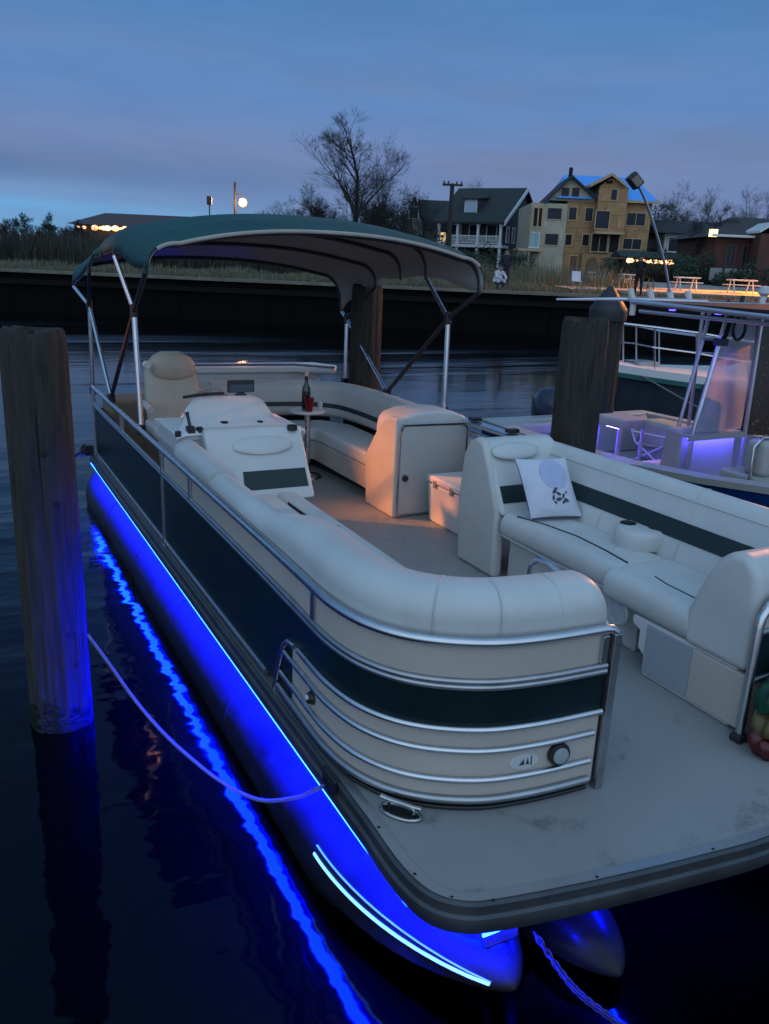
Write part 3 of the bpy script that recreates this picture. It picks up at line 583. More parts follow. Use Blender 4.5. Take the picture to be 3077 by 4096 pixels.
street_lamp(Vector((15.5, 8.2, 0)).dot(RH), Vector((15.5, 8.2, 0)).dot(FH), 4.8, 'sodium lamp on the right hand dock beyond the fishing boat', 3600, (1, .33, .06), -1.0, 80, .6, z0=.0, aim=(5.0, 4.2, 1.2))
qs, qz = QL.dot(RH), QL.dot(FH)
qd = MB(CF); qd.box(qs-3, qs+1.2, qz-5, qz+6, -.15, .2); struct(qd.build('quay', mat('quay_boards', (.10, .09, .075), .85, var=.3, bump=.3), loc=CF(qs, qz, -.15)))
def picnic_table(u0, u1, v0, v1, d, label):
    (s0, zt), (s1, _) = atd(u0, v0, d), atd(u1, v0, d); zg = GZ(d)+.08; t = thing('picnic_table', CF((s0+s1)/2, d, zg), label, 'table', 'white tables along the lit road')
    zt = max(zt, zg+.72); b = MB(CF); b.box(s0, s1, d-.4, d+.4, zt-.07, zt); b.build('tabletop', WHITE, t, bevel=.02)
    for x in (s0+.2, s1-.2):
        l = MB(CF)
        for dd in (-.5, .5): l.tube([(x, d+dd*.4, zt-.07), (x, d+dd, zg)], .035, 6)
        l.build('leg', WHITE, t)
    for dd in (-.75, .75): l = MB(CF); l.box(s0, s1, d+dd-.13, d+dd+.13, zg+.40, zg+.45); l.build('bench', WHITE, t, bevel=.01)
for k, (u0, u1, v, d) in enumerate(((2480, 2535, 1105, 50), (2702, 2795, 1113, 48), (2915, 3020, 1130, 47), (2355, 2378, 1098, 54))):
    picnic_table(u0, u1, v, 0, d, ('white table on the orange lit road behind the leaning mast', 'white framed table on the orange lit road right of the leaning mast', 'white framed table on the orange lit road nearest the right edge', 'small white table at the dark left end of the lit road')[k])
def figure(name, pts, edges, radii, cuts, loc, label, face):
    me = bpy.data.meshes.new('body'); me.from_pydata(pts, edges, []); o = bpy.data.objects.new('tmp_body', me); COL.objects.link(o)
    sk = o.modifiers.new('skin', 'SKIN'); sk.use_smooth_shade = True
    for v, r in zip(me.skin_vertices[0].data, radii): v.radius = (r, r)
    me.skin_vertices[0].data[0].use_root = True
    ss = o.modifiers.new('s', 'SUBSURF'); ss.levels = 1; ss.render_levels = 1
    dg = bpy.context.evaluated_depsgraph_get(); nm = bpy.data.meshes.new_from_object(o.evaluated_get(dg)); bpy.data.objects.remove(o)
    nm.materials.clear()
    for m_ in [c[1] for c in cuts]: nm.materials.append(m_)
    for p in nm.polygons:
        for i, c in enumerate(cuts):
            if p.center.z <= c[0]: p.material_index = i; break
    b = bpy.data.objects.new('person', nm); COL.objects.link(b); b.location = loc; b.rotation_euler = (0, 0, face); ORG[b.name] = Vector(loc); tag(b, label, 'person'); return b
SKIN = mat('skin', (.30, .18, .13), .6); NAVY = mat('navy_cloth', (.012, .016, .035), .9); BLKC = mat('black_cloth', (.008, .008, .010), .9); JEAN = mat('jeans', (.02, .03, .06), .9); WHC = mat('white_cloth', (.55, .55, .62), .85); HAIR = mat('dark_hair', (.012, .009, .008), .7)
def standing(loc, label, face, shirt, pants, arm=0, H=1.72):
    k = H/1.75
    P = [(0, 0, .95), (0, 0, 1.15), (0, .0, 1.38), (0, 0, 1.50), (0, -.02, 1.60), (0, -.02, 1.68), (-.1, 0, .88), (-.11, -.02, .48), (-.12, .02, .08), (-.12, -.12, .04), (.1, 0, .88), (.12, .03, .48), (.14, .05, .08), (.14, -.08, .04),
         (-.19, 0, 1.40), (-.25, 0, 1.14), (-.22, -.14-.1*arm, .92+.15*arm), (-.21, -.2-.1*arm, .84+.2*arm), (.19, 0, 1.40), (.25, 0, 1.14), (.2, -.18-.1*arm, .96+.15*arm), (.16, -.25-.1*arm, .90+.2*arm)]
    E_ = [(0, 1), (1, 2), (2, 3), (3, 4), (4, 5), (0, 6), (6, 7), (7, 8), (8, 9), (0, 10), (10, 11), (11, 12), (12, 13), (2, 14), (14, 15), (15, 16), (16, 17), (2, 18), (18, 19), (19, 20), (20, 21)]
    R_ = [.14, .14, .15, .06, .095, .08, .095, .065, .045, .04, .095, .065, .045, .04, .07, .05, .038, .035, .07, .05, .038, .035]
    P = [(x*k, y*k, z*k) for x, y, z in P]
    return figure('person', P, E_, R_, [(.92*k, pants), (1.47*k, shirt), (1.64*k, SKIN), (9, HAIR)], loc, label, face)
def crouching(loc, label, face, shirt, pants):
    P = [(0, 0, .32), (0, -.1, .52), (0, -.2, .74), (0, -.26, .86), (0, -.3, .96), (0, -.3, 1.03), (-.11, -.05, .34), (-.16, -.42, .46), (-.15, -.3, .08), (-.15, -.42, .05), (.11, -.05, .34), (.16, -.42, .46), (.15, -.3, .08), (.15, -.42, .05),
         (-.19, -.2, .76), (-.24, -.36, .58), (-.12, -.55, .52), (-.08, -.6, .5), (.19, -.2, .76), (.24, -.36, .58), (.12, -.55, .52), (.08, -.6, .5)]
    E_ = [(0, 1), (1, 2), (2, 3), (3, 4), (4, 5), (0, 6), (6, 7), (7, 8), (8, 9), (0, 10), (10, 11), (11, 12), (12, 13), (2, 14), (14, 15), (15, 16), (16, 17), (2, 18), (18, 19), (19, 20), (20, 21)]
    R_ = [.16, .16, .16, .06, .095, .08, .1, .07, .05, .04, .1, .07, .05, .04, .07, .05, .04, .035, .07, .05, .04, .035]
    return figure('person', P, E_, R_, [(.36, pants), (.84, shirt), (.98, SKIN), (9, HAIR)], loc, label, face)
def onwall(u, d): s, _ = atd(u, 1150, d); return CF(s, d, GZ(d))
crouching(onwall(1983, 37.2), 'person in a white shirt crouching at the edge of the seawall', -YAW+.5, WHC, JEAN)
standing(onwall(2018, 39.5), 'person in dark clothes standing behind the crouching one', -YAW-.4, NAVY, JEAN, 0, 1.8)
standing(onwall(2553, 37.0), 'person in black standing on the seawall before the lit road', -YAW-.6, BLKC, BLKC, 1, 1.75)
def folding_chair():
    d = 43; s, _ = atd(2310, 1110, d); z = GZ(d); t = thing('folding_chair', CF(s, d, z), 'small pale folding chair on the bank below the unfinished house', 'chair')
    b = MB(CF); b.box(s-.22, s+.22, d-.2, d+.2, z+.4, z+.44); b.build('seat', WHC, t); b = MB(CF); b.prismx([(d+.2, z+.44), (d+.33, z+.9), (d+.36, z+.9), (d+.23, z+.44)], s-.22, s+.22); b.build('backrest', WHC, t)
    for x in (-.2, .2):
        for y0, y1 in ((-.2, .2), (.2, -.2)): l = MB(CF); l.tube([(s+x, d+y0, z+.4), (s+x, d+y1, z)], .014, 6); l.build('leg', ALUD, t)
folding_chair()
# =================================================================== PILINGS AND LINES
def piling(x, y, r, ztop, label, seed, lean=(0, 0), cap=None, m=None):
    rnd = random.Random(seed); t = thing('mooring_piling', (x, y, WATER), label, 'piling'); b = MB(); n = 110; rings = []; sp = [(rnd.uniform(0, 6.28), rnd.uniform(.03, .10), rnd.uniform(.012, .03), rnd.uniform(-.2, .6), rnd.uniform(.7, 1.3)) for _ in range(11)]
    ph = [rnd.uniform(0, 6.28) for _ in range(6)]; zs = [WATER-1.2, WATER-.3]+[WATER+(ztop-.1-WATER)*k/22 for k in range(23)]+[ztop-.03, ztop, ztop]; nn = len(zs)
    for i, z in enumerate(zs):
        h = (z-WATER)/(ztop-WATER); q = []
        for k in range(n):
            a = 2*PI*k/n; e = 1+.022*sin(3*a+ph[0]+h)+.016*sin(7*a+ph[1]-2*h)+.012*sin(13*a+ph[2]+3*h)+.008*sin(23*a+ph[3])
            for a0, dp, wd, h0, h1 in sp:
                da = (a-a0-.05*sin(5*h+a0)+PI) % (2*PI)-PI; e -= dp*math.exp(-(da/wd)**2)*max(0, min(1, (h-h0)*4, (h1-h)*4))
            rr = r*e*(1.03-.05*h)*(1 if i < nn-3 else (.975 if i < nn-2 else (.92 if i == nn-2 else .02))); q.append((x+lean[0]*h+rr*cos(a), y+lean[1]*h+rr*sin(a), z+((.010*sin(2*a+ph[4])+.006*sin(9*a+ph[5])+.004*sin(21*a)) if i >= nn-3 else 0)))
        rings.append(q)
    b.loft(rings); b.build('post', m or PILE, t, ang=60)
    wb = MB(); wb.loft([[(x+r*kk*(1+.022*sin(3*a+ph[0])+.016*sin(7*a+ph[1])+.01*sin(17*a))*cos(a), y+r*kk*(1+.022*sin(3*a+ph[0])+.016*sin(7*a+ph[1])+.01*sin(17*a))*sin(a), zz+(.035*sin(3*a+ph[2])+.02*sin(8*a+ph[3])+.012*sin(19*a))*(kk < 1.036 and zz > WATER)) for a in [2*PI*j/80 for j in range(80)]] for zz, kk in ((WATER-.05, 1.045), (WATER+.06, 1.05), (WATER+.15, 1.035))], cap=False); wb.build('waterline_growth', mat('wet_growth', (.006, .008, .006), .5, var=.4, scale=14, bump=.8, bscale=30), t)
    if cap:
        c = MB(); c.lathe([(r*1.12, ztop-.12), (r*1.14, ztop-.02), (r*1.1, ztop+.02), (.03, ztop+cap)], x+lean[0], y+lean[1], 24); c.build('cone_cap', mat('black_cap', (.015, .018, .022), .5, var=.2), t)
    return t
NP = piling(.365, 4.31, .152, 1.545, 'thick weathered wooden piling left of the pontoon boat, lit blue low down', 1)
k = MB(); 
for z, a, r in ((.16, -1.25, .03), (.78, -1.1, .022), (.42, -1.9, .018)): k.lathe([(.001, 0), (r, .004), (r*.6, .012), (.001, .014)], 0, 0, 10); 
def knot(parent, x, y, r, items):
    for z, a, s in items:
        b = MB(lambda p, q, h: (x+(r+h-.004)*cos(a)-p*sin(a), y+(r+h-.004)*sin(a)+p*cos(a), z+q)); b.lathe([(.001, .006), (s*.5, .010), (s, .008), (s*1.3, -.002)], 0, 0, 12); b.build('knot', mat('knot_wood', (.014, .010, .008), .9, var=.4), parent)
knot(NP, .365, 4.31, .152, ((.02, -1.2, .022), (.72, -1.35, .02), (-.16, -1.05, .014), (.98, -1.6, .016)))
piling(-.46, 5.42, .15, 1.35, 'dark piling cut by the left edge, behind the thick near piling', 2, m=PILE)
piling(4.0, 4.62, .165, 1.61, 'wooden piling beside the starboard seats, in front of the fishing boat', 3, lean=(-.0, .0))
piling(3.72, 7.55, .155, 1.72, 'dark piling seen behind the canopy poles at the stern', 4)
piling(6.8, 7.5, .19, 1.55, 'far piling with a black cone cap above the fishing boat', 5, cap=.26)
ROPE = mat('grey_rope', (.20, .19, .22), .85, var=.2, scale=60, bump=.5, bscale=200)
def mooring():
    pts = [(1.135, 2.49, .0)]
    for (u, v), y in zip(((1250, 3165), (1180, 3192), (1036, 3200), (890, 3130), (760, 3030), (648, 2926), (540, 2800), (440, 2660), (352, 2540)), (2.6, 2.72, 2.95, 3.2, 3.42, 3.62, 3.82, 4.02, 4.2)): pts.append(tuple(aty(u, v, y)))
    t = MB().tube(spline(pts, 5), .0085, 8).build('mooring_line', ROPE, loc=(1.135, 2.49, -.4)); tag(t, 'thin mooring line sagging from the deck edge to the near piling', 'rope')
    a, b_ = aty(345, 1795, 8.4), aty(285, 1835, 7.9); s = MB().tube([tuple(a), tuple(b_), tuple(aty(200, 1860, 7.2))], .012, 6).build('mooring_line', mat('dark_rope', (.03, .03, .035), .9), loc=tuple(a)); tag(s, 'dark stern line leading left from the rear corner cleat', 'rope')
mooring()
# =================================================================== PONTOON BOAT
BOAT = thing('pontoon_boat', (2.4, 5.0, WATER), 'pontoon boat with dark green sides, green canopy and blue lights under its deck', 'boat')
def part(mb, name, m, bevel=0, parent=None, seg=3, sub=0, ang=40, label=None, flat=False):
    o = mb.build(name, m, parent or BOAT, bevel=bevel, seg=seg, sub=sub, ang=ang, flat=flat)
    if label: o['label'] = label
    return o
OUT = spline([(1.17, 2.2), (1.165, 1.98), (1.19, 1.83), (1.26, 1.745), (1.38, 1.70), (1.73, 1.635), (2.13, 1.58), (2.45, 1.55), (2.8, 1.575), (3.2, 1.63), (3.48, 1.70), (3.6, 1.75), (3.66, 1.85), (3.68, 2.0), (3.68, 2.2)], 5)
OUT = [(1.175, 8.46)]+[(1.172, 8.46-.6*k) for k in range(1, 11)]+OUT+[(3.68, 2.2+.55*k) for k in range(1, 11)]+[(3.66, 8.0)]
def hull():
    d = MB(); d.prism([(x+(.012 if x < 2.4 else -.012), y+.01) for x, y in OUT], -.02, 0.0); part(d, 'deck', DECK)
    u = MB(); u.prism([(x+(.07 if x < 2.4 else -.07), y+.08) for x, y in OUT], -.095, -.022); part(u, 'deck_frame', ALUD)
    r = MB(); r.sweep(OUT, [(-.035, .006), (.0, .009), (.012, .004), (.014, -.028), (.026, -.034), (.030, -.055), (.026, -.076), (.012, -.082), (.008, -.105), (-.03, -.105)]); part(r, 'rub_rail', mat('dull_rub_rail', (.10, .105, .115), .42, metal=.7, var=.2), ang=25)
    et = MB(); et.sweep(OUT, [(-.05, .0005), (-.006, .0098), (-.006, .0125), (-.05, .0045)]); part(et, 'edge_trim', mat('satin_aluminium', (.55, .57, .60), .4, metal=.85, var=.03, scale=2))
    sc = MB()
    for i in range(6, len(OUT)-6, 6):
        x, y = OUT[i]; sc.lathe([(.001, .0125), (.006, .012), (.007, .008)], x+(.018 if x < 2.4 else -.018)*(abs(x-2.4) > 1), y+.016*(abs(x-2.4) <= 1), 8)
    part(sc, 'rail_screws', BLACK)
    def pontoon(cx, r, zc, y1, yn, yt, lift):
        b = MB(); rings = []
        for y, k, dz in [(y1, .02, 0), (y1, .9, 0), (y1-.03, 1, 0)]+[(y1-(y1-yn)*i/12, 1, 0) for i in range(1, 13)]+[(yn-(yn-yt)*t, max(0, 1-t**2.3)**.72*.998+.002, lift*t**1.4) for t in (.1, .2, .3, .4, .5, .6, .7, .8, .88, .94, .98, 1)]:
            t = max(0, (yn-y)/(yn-yt)); q = []
            for j in range(36):
                c_, s_ = cos(2*PI*j/36), sin(2*PI*j/36); u = 1-(.42*min(1, 2.2*t) if s_ < -.05 else 0)*min(1, -s_*2.5 if s_ < 0 else 0)
                q.append((cx+r*k*c_*u, y, zc+dz*r+r*k*s_*u))
            rings.append(q)
        b.loft(rings); o = part(b, 'pontoon', PONT, ang=50)
        for i in range(1, 5):
            sm = MB(); y = yn+(y1-yn)*i/5; sm.tube([(cx+(r+.001)*cos(2*PI*j/36), y, zc+(r+.001)*sin(2*PI*j/36)) for j in range(36)], .004, 5, closed=True); part(sm, 'weld_seam', PONT, parent=o)
        br = MB()
        for i in range(9):
            y = yn-.05+(y1-yn)*i/8.5; zt = zc+r; br.hexa([(cx-.17, y, zt-.06), (cx+.17, y, zt-.06), (cx+.17, y+.05, zt-.06), (cx-.17, y+.05, zt-.06)], [(cx-.2, y, -.096), (cx+.2, y, -.096), (cx+.2, y+.05, -.096), (cx-.2, y+.05, -.096)])
        part(br, 'bracket', ALUD, parent=o)
        if cx < 1.5:                                               # emissive strips standing in for the highlight streak along the nose
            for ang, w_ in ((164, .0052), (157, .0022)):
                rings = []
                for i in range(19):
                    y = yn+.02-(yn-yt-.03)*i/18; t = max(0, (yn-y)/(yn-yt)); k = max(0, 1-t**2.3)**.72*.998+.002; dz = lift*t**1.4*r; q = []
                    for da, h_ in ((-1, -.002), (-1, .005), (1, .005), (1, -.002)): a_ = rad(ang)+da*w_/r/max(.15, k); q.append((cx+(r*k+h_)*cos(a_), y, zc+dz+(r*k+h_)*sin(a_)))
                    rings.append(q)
                st = MB(); st.loft(rings); part(st, 'glow_strip', emit('nose_shine', (.22, .80, 1), 1.15) if ang > 160 else emit('nose_shine_faint', (.03, .28, 1), 1.1), parent=o)
        return o
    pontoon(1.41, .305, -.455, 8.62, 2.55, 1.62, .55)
    pontoon(3.38, .305, -.455, 8.2, 2.45, 1.66, .45)
    pontoon(1.90, .165, -.48, 8.3, 2.0, 1.64, .1)  # centre tube added to carry the blue glow under the bow
    l = MB(); l.box(1.1680, 1.208, 2.0, 8.55, -.121, -.107); part(l, 'light_strip', LED)
    l = MB(); l.box(1.1625, 1.1655, 2.3, 8.5, -.1125, -.1085); part(l, 'glow_strip', LENS)
    l = MB(); l.tube([(1.176, 1.99, -.114), (1.18, 1.93, -.114), (1.205, 1.85, -.114), (1.27, 1.775, -.114), (1.38, 1.73, -.114)], .012, 6); part(l, 'light_strip', LED)
    l = MB(); l.box(1.33, 1.50, 1.705, 1.712, -.122, -.106); part(l, 'light_strip', LED)
    l = MB(); l.box(2.15, 2.158, 1.72, 3.0, -.104, -.097); part(l, 'light_strip', DIM)  # hidden strip added to throw blue on the centre tube
    b = MB(); b.box(1.36, 1.49, 1.725, 1.80, -.20, -.1); part(b, 'bow_bracket', ALUD, bevel=.008)
    ca = math.atan2(-.12, .09)                                  # flush oval deck cleat with a lift-up bar
    CT = lambda x, y, z: (1.30+x*cos(ca)-y*sin(ca), 2.215+x*sin(ca)+y*cos(ca), z)
    c = MB(CT); c.lathe([(.001, .001), (.001, .004)], 0, 0, 4); c.tube([(.078*cos(2*PI*k/28), .036*sin(2*PI*k/28), .007) for k in range(28)], .007, 8, closed=True)
    c.tube([(-.05, 0, .008), (-.05, 0, .038), (-.035, 0, .046), (.035, 0, .046), (.05, 0, .038), (.05, 0, .008)], .008, 8); c.tube([(-.082, 0, .050), (-.05, 0, .047), (.05, 0, .047), (.082, 0, .050)], .008, 8)
    cl_ = part(c, 'cleat', STEEL)
    c = MB(CT); c.prism([(.075*cos(2*PI*k/28), .034*sin(2*PI*k/28)) for k in range(28)], .0008, .004); part(c, 'well', BLACK, parent=cl_)
    c = MB(); c.box(1.125, 1.155, 2.45, 2.53, -.03, .03); c.tube([(1.14, 2.43, .035), (1.14, 2.55, .035)], .012, 8); part(c, 'cleat', BLACK, bevel=.004)
    c = MB(); c.tube([(1.13, 8.40, .06), (1.10, 8.44, .10), (1.07, 8.44, .06), (1.08, 8.40, .0)], .018, 8); c.box(1.10, 1.18, 8.38, 8.46, .0, .10); part(c, 'cleat', BLACK, bevel=.006)
hull()
PATH = [(1.205, 8.38)]+[(1.205, 8.38-.5*k) for k in range(1, 11)]+spline([(1.2, 2.95), (1.2, 2.65), (1.243, 2.43), (1.355, 2.255), (1.55, 2.13), (1.77, 2.08), (2.05, 2.06)], 7)
SPATH = spline([(2.895, 2.06), (3.08, 2.075), (3.28, 2.13), (3.47, 2.26), (3.60, 2.44), (3.645, 2.68), (3.65, 3.0)], 7)+[(3.65, 3.0+.5*k) for k in range(1, 10)]+[(3.64, 7.85)]
BOWP = [p for p in PATH if p[1] < 3.1]
def cut(path, y0, y1): return [p for p in path if y0 <= p[1] <= y1]
def fence():
    def tubeline(path, z, r, name='rail', m=ALU, off=0, parent=None):
        b = MB(); b.sweep(path, [(off+r*cos(2*PI*k/10), z+r*sin(2*PI*k/10)) for k in range(10)]); return part(b, name, m, parent=parent, ang=60)
    # port side: green from stern to the slanted trim, then the striped bow
    g = MB(); g.sweep([(1.205, 8.38), (1.205, 5.48)], [(.003, .045), (.003, .495), (-.006, .495), (-.006, .045)]); part(g, 'side_panel', DKGREEN)
    g = MB(); g.sweep([(1.205, 5.42), (1.205, 4.2), (1.205, 3.05)], [(.003, .045), (.003, .495), (-.006, .495), (-.006, .045)]); part(g, 'side_panel', DKGREEN)
    bow = [(1.205, 3.05)]+BOWP
    g = MB(); g.sweep(bow, [(.003, .335), (.003, .50), (-.006, .50), (-.006, .335)]); part(g, 'bow_band', DKGREEN)
    g = MB(); g.sweep(bow, [(.002, .035), (.002, .335), (-.006, .335), (-.006, .035)]); part(g, 'bow_panel', BEIGE)
    up = [(1.205, 5.42), (1.205, 4.2), (1.205, 3.05)]+BOWP
    g = MB(); g.sweep(up, [(.001, .52), (.001, .66), (-.008, .66), (-.008, .52)]); part(g, 'upper_panel', BEIGE)
    full = PATH
    tubeline(full[:-1], .675, .019, 'top_rail', off=.004)
    b = MB(); b.tube([PATH[-2]+(.675,), (2.055, 2.056, .672), (2.085, 2.054, .65), (2.092, 2.054, .6)], .019, 10); part(b, 'top_rail', ALU)
    for z in (.527, .505): tubeline(full, z, .0125, 'trim_rail', ALUD, off=.007)
    tubeline(cut(PATH, 3.05, 9), .035, .014, 'bottom_trim', ALUD, off=.004)
    # slanted trim that starts the stripes, and the four stripes
    tr = MB(); tr.tube([(1.192, 3.24, .02), (1.192, 3.19, .16), (1.192, 3.13, .285), (1.192, 3.08, .325), (1.19, 2.99, .338)], .014, 8); tr.sweep(BOWP, [(.010+.014*cos(2*PI*k/10), .338+.014*sin(2*PI*k/10)) for k in range(10)]); part(tr, 'stripe_trim', ALU, ang=60)
    for z, y0 in ((.252, 3.12), (.132, 3.17)): tubeline([(1.205, y0)]+BOWP[:-1], z, .0135, 'stripe_trim', ALU, off=.010)
    tubeline([(1.205, 3.2)]+BOWP[:-1], .05, .016, 'stripe_trim', ALUD, off=.010)
    tubeline([(1.205, 3.2)]+BOWP[:-1], .012, .009, 'floor_gasket', BLACK, off=.004)
    for y, z0, z1 in ((5.45, 0, .67), (2.81, .52, .66), (4.72, .52, .66), (8.37, 0, .67), (6.9, .52, .66)):
        p = MB(); p.box(1.187, 1.218, y-.02, y+.02, z0, z1); part(p, 'post', ALUD, bevel=.003)
    p = MB(); p.box(2.06, 2.095, 2.035, 2.075, 0, .655); part(p, 'post', ALUD, bevel=.004)
    p = MB(); p.box(2.015, 2.045, 2.045, 2.068, .54, .65); part(p, 'post', ALU, bevel=.003)
    # lamps and badge on the bow
    def on_bow(x, z, r, name, m, depth, n=20, sx=1):
        i = min(range(len(PATH)), key=lambda j: abs(PATH[j][0]-x)+(0 if PATH[j][1] < 2.5 else 9)); a, b_ = PATH[max(0, i-1)], PATH[min(len(PATH)-1, i+1)]
        t = Vector((b_[0]-a[0], b_[1]-a[1])).normalized(); nx, ny = t.y, -t.x; px, py = PATH[i][0]+(x-PATH[i][0]), PATH[i][1]+t.y/max(.1, t.x)*(x-PATH[i][0])
        q = MB(lambda p, h, w: (px+t.x*p*sx+nx*w, py+t.y*p*sx+ny*w, z+h)); return q
    q = on_bow(1.875, .195, .03, '', None, 0); q.lathe([(.044, .0), (.046, .016), (.042, .026), (.036, .027)], 0, 0, 24); hl = part(q, 'docking_light', BLACK)
    q = on_bow(1.875, .195, .03, '', None, 0); q.lathe([(.033, .0272), (.031, .033), (.012, .037), (.001, .037)], 0, 0, 24); part(q, 'lens', mat('grey_lens', (.30, .33, .34), .15, var=.1), parent=hl)
    q = on_bow(1.735, .185, .03, '', None, 0, sx=1.9); q.lathe([(.032, .0025), (.031, .0055), (.001, .006)], 0, 0, 24); bd = part(q, 'badge', mat('silver_badge', (.55, .56, .56), .3, var=.05))
    q = on_bow(1.735, .185, .03, '', None, 0); q.prism([(-.022, -.012), (-.004, .012), (.0, -.012)], .0062, .0075); q.prism([(.006, -.012), (.012, .016), (.020, -.012)], .0062, .0075); q.prism([(.026, -.018), (.030, -.018), (.030, .022), (.026, .022)], .0062, .0075); part(q, 'emblem', mat('dark_mark', (.05, .05, .06), .4), parent=bd)
    n_ = MB(lambda p, h, w: (1.202-w, 2.80-p, .195+h)); n_.lathe([(.030, .002), (.030, .012), (.020, .032), (.001, .040)], 0, 0, 16); nl = part(n_, 'navigation_light', BLACK)
    n_ = MB(lambda p, h, w: (1.202-w, 2.80-p, .195+h)); n_.lathe([(.012, .034), (.011, .041), (.001, .044)], .006, .010, 12); part(n_, 'lens', mat('clear_lens', (.6, .65, .7), .1), parent=nl)
    # open gate folded back along the port seat
    gt = MB(); gt.tube([(2.10, 2.09, .03), (2.10, 2.09, .55), (2.10, 2.13, .65), (2.10, 2.28, .715), (2.10, 2.48, .765), (2.10, 2.56, .765), (2.10, 2.62, .72), (2.10, 2.63, .6), (2.10, 2.63, .03)], .015, 10); go = part(gt, 'gate', ALU)
    gp = MB(); gp.box(2.094, 2.106, 2.105, 2.615, .05, .62); part(gp, 'gate_panel', BEIGE, parent=go)
    # starboard side
    g = MB(); g.sweep(SPATH, [(.003, .30), (.003, .50), (-.006, .50), (-.006, .30)]); part(g, 'bow_band', DKGREEN)
    g = MB(); g.sweep(SPATH, [(.002, .035), (.002, .30), (-.006, .30), (-.006, .035)]); part(g, 'bow_panel', BEIGE)
    g = MB(); g.sweep(SPATH, [(.001, .52), (.001, .62), (-.008, .62), (-.008, .52)]); part(g, 'upper_panel', BEIGE)
    b = MB(); b.tube([(2.885, 2.06, .0), (2.885, 2.06, .53), (2.895, 2.062, .575), (2.93, 2.062, .625), (2.99, 2.066, .655)]+[(x, y, .665) for x, y in SPATH[8:]], .019, 10); part(b, 'top_rail', ALU, ang=60)
    for z in (.51, .285): tubeline(SPATH, z, .014, 'trim_rail', ALUD, off=.006)
    p = MB(); p.box(2.85, 2.915, 2.03, 2.085, .0, .035); part(p, 'post_foot', RUBBER, bevel=.008)
    for y in (5.4, 4.9, 4.62, 5.9):
        p = MB(); p.box(3.60, 3.70, y-.03, y+.03, .77, .80); part(p, 'rail_clip', BLACK, bevel=.01)
    p = MB(); p.box(3.585, 3.70, 4.3, 5.95, .735, .765); part(p, 'cap_rail', ALU, bevel=.01)
    # stern fence
    g = MB(); g.box(1.2, 3.64, 8.20, 8.21, .04, .5); part(g, 'side_panel', DKGREEN)
fence()
def cushion(prof, path, name, m, parent, sub=0):
    b = MB(); b.sweep(path, prof); return part(b, name, m, parent=parent, ang=60)
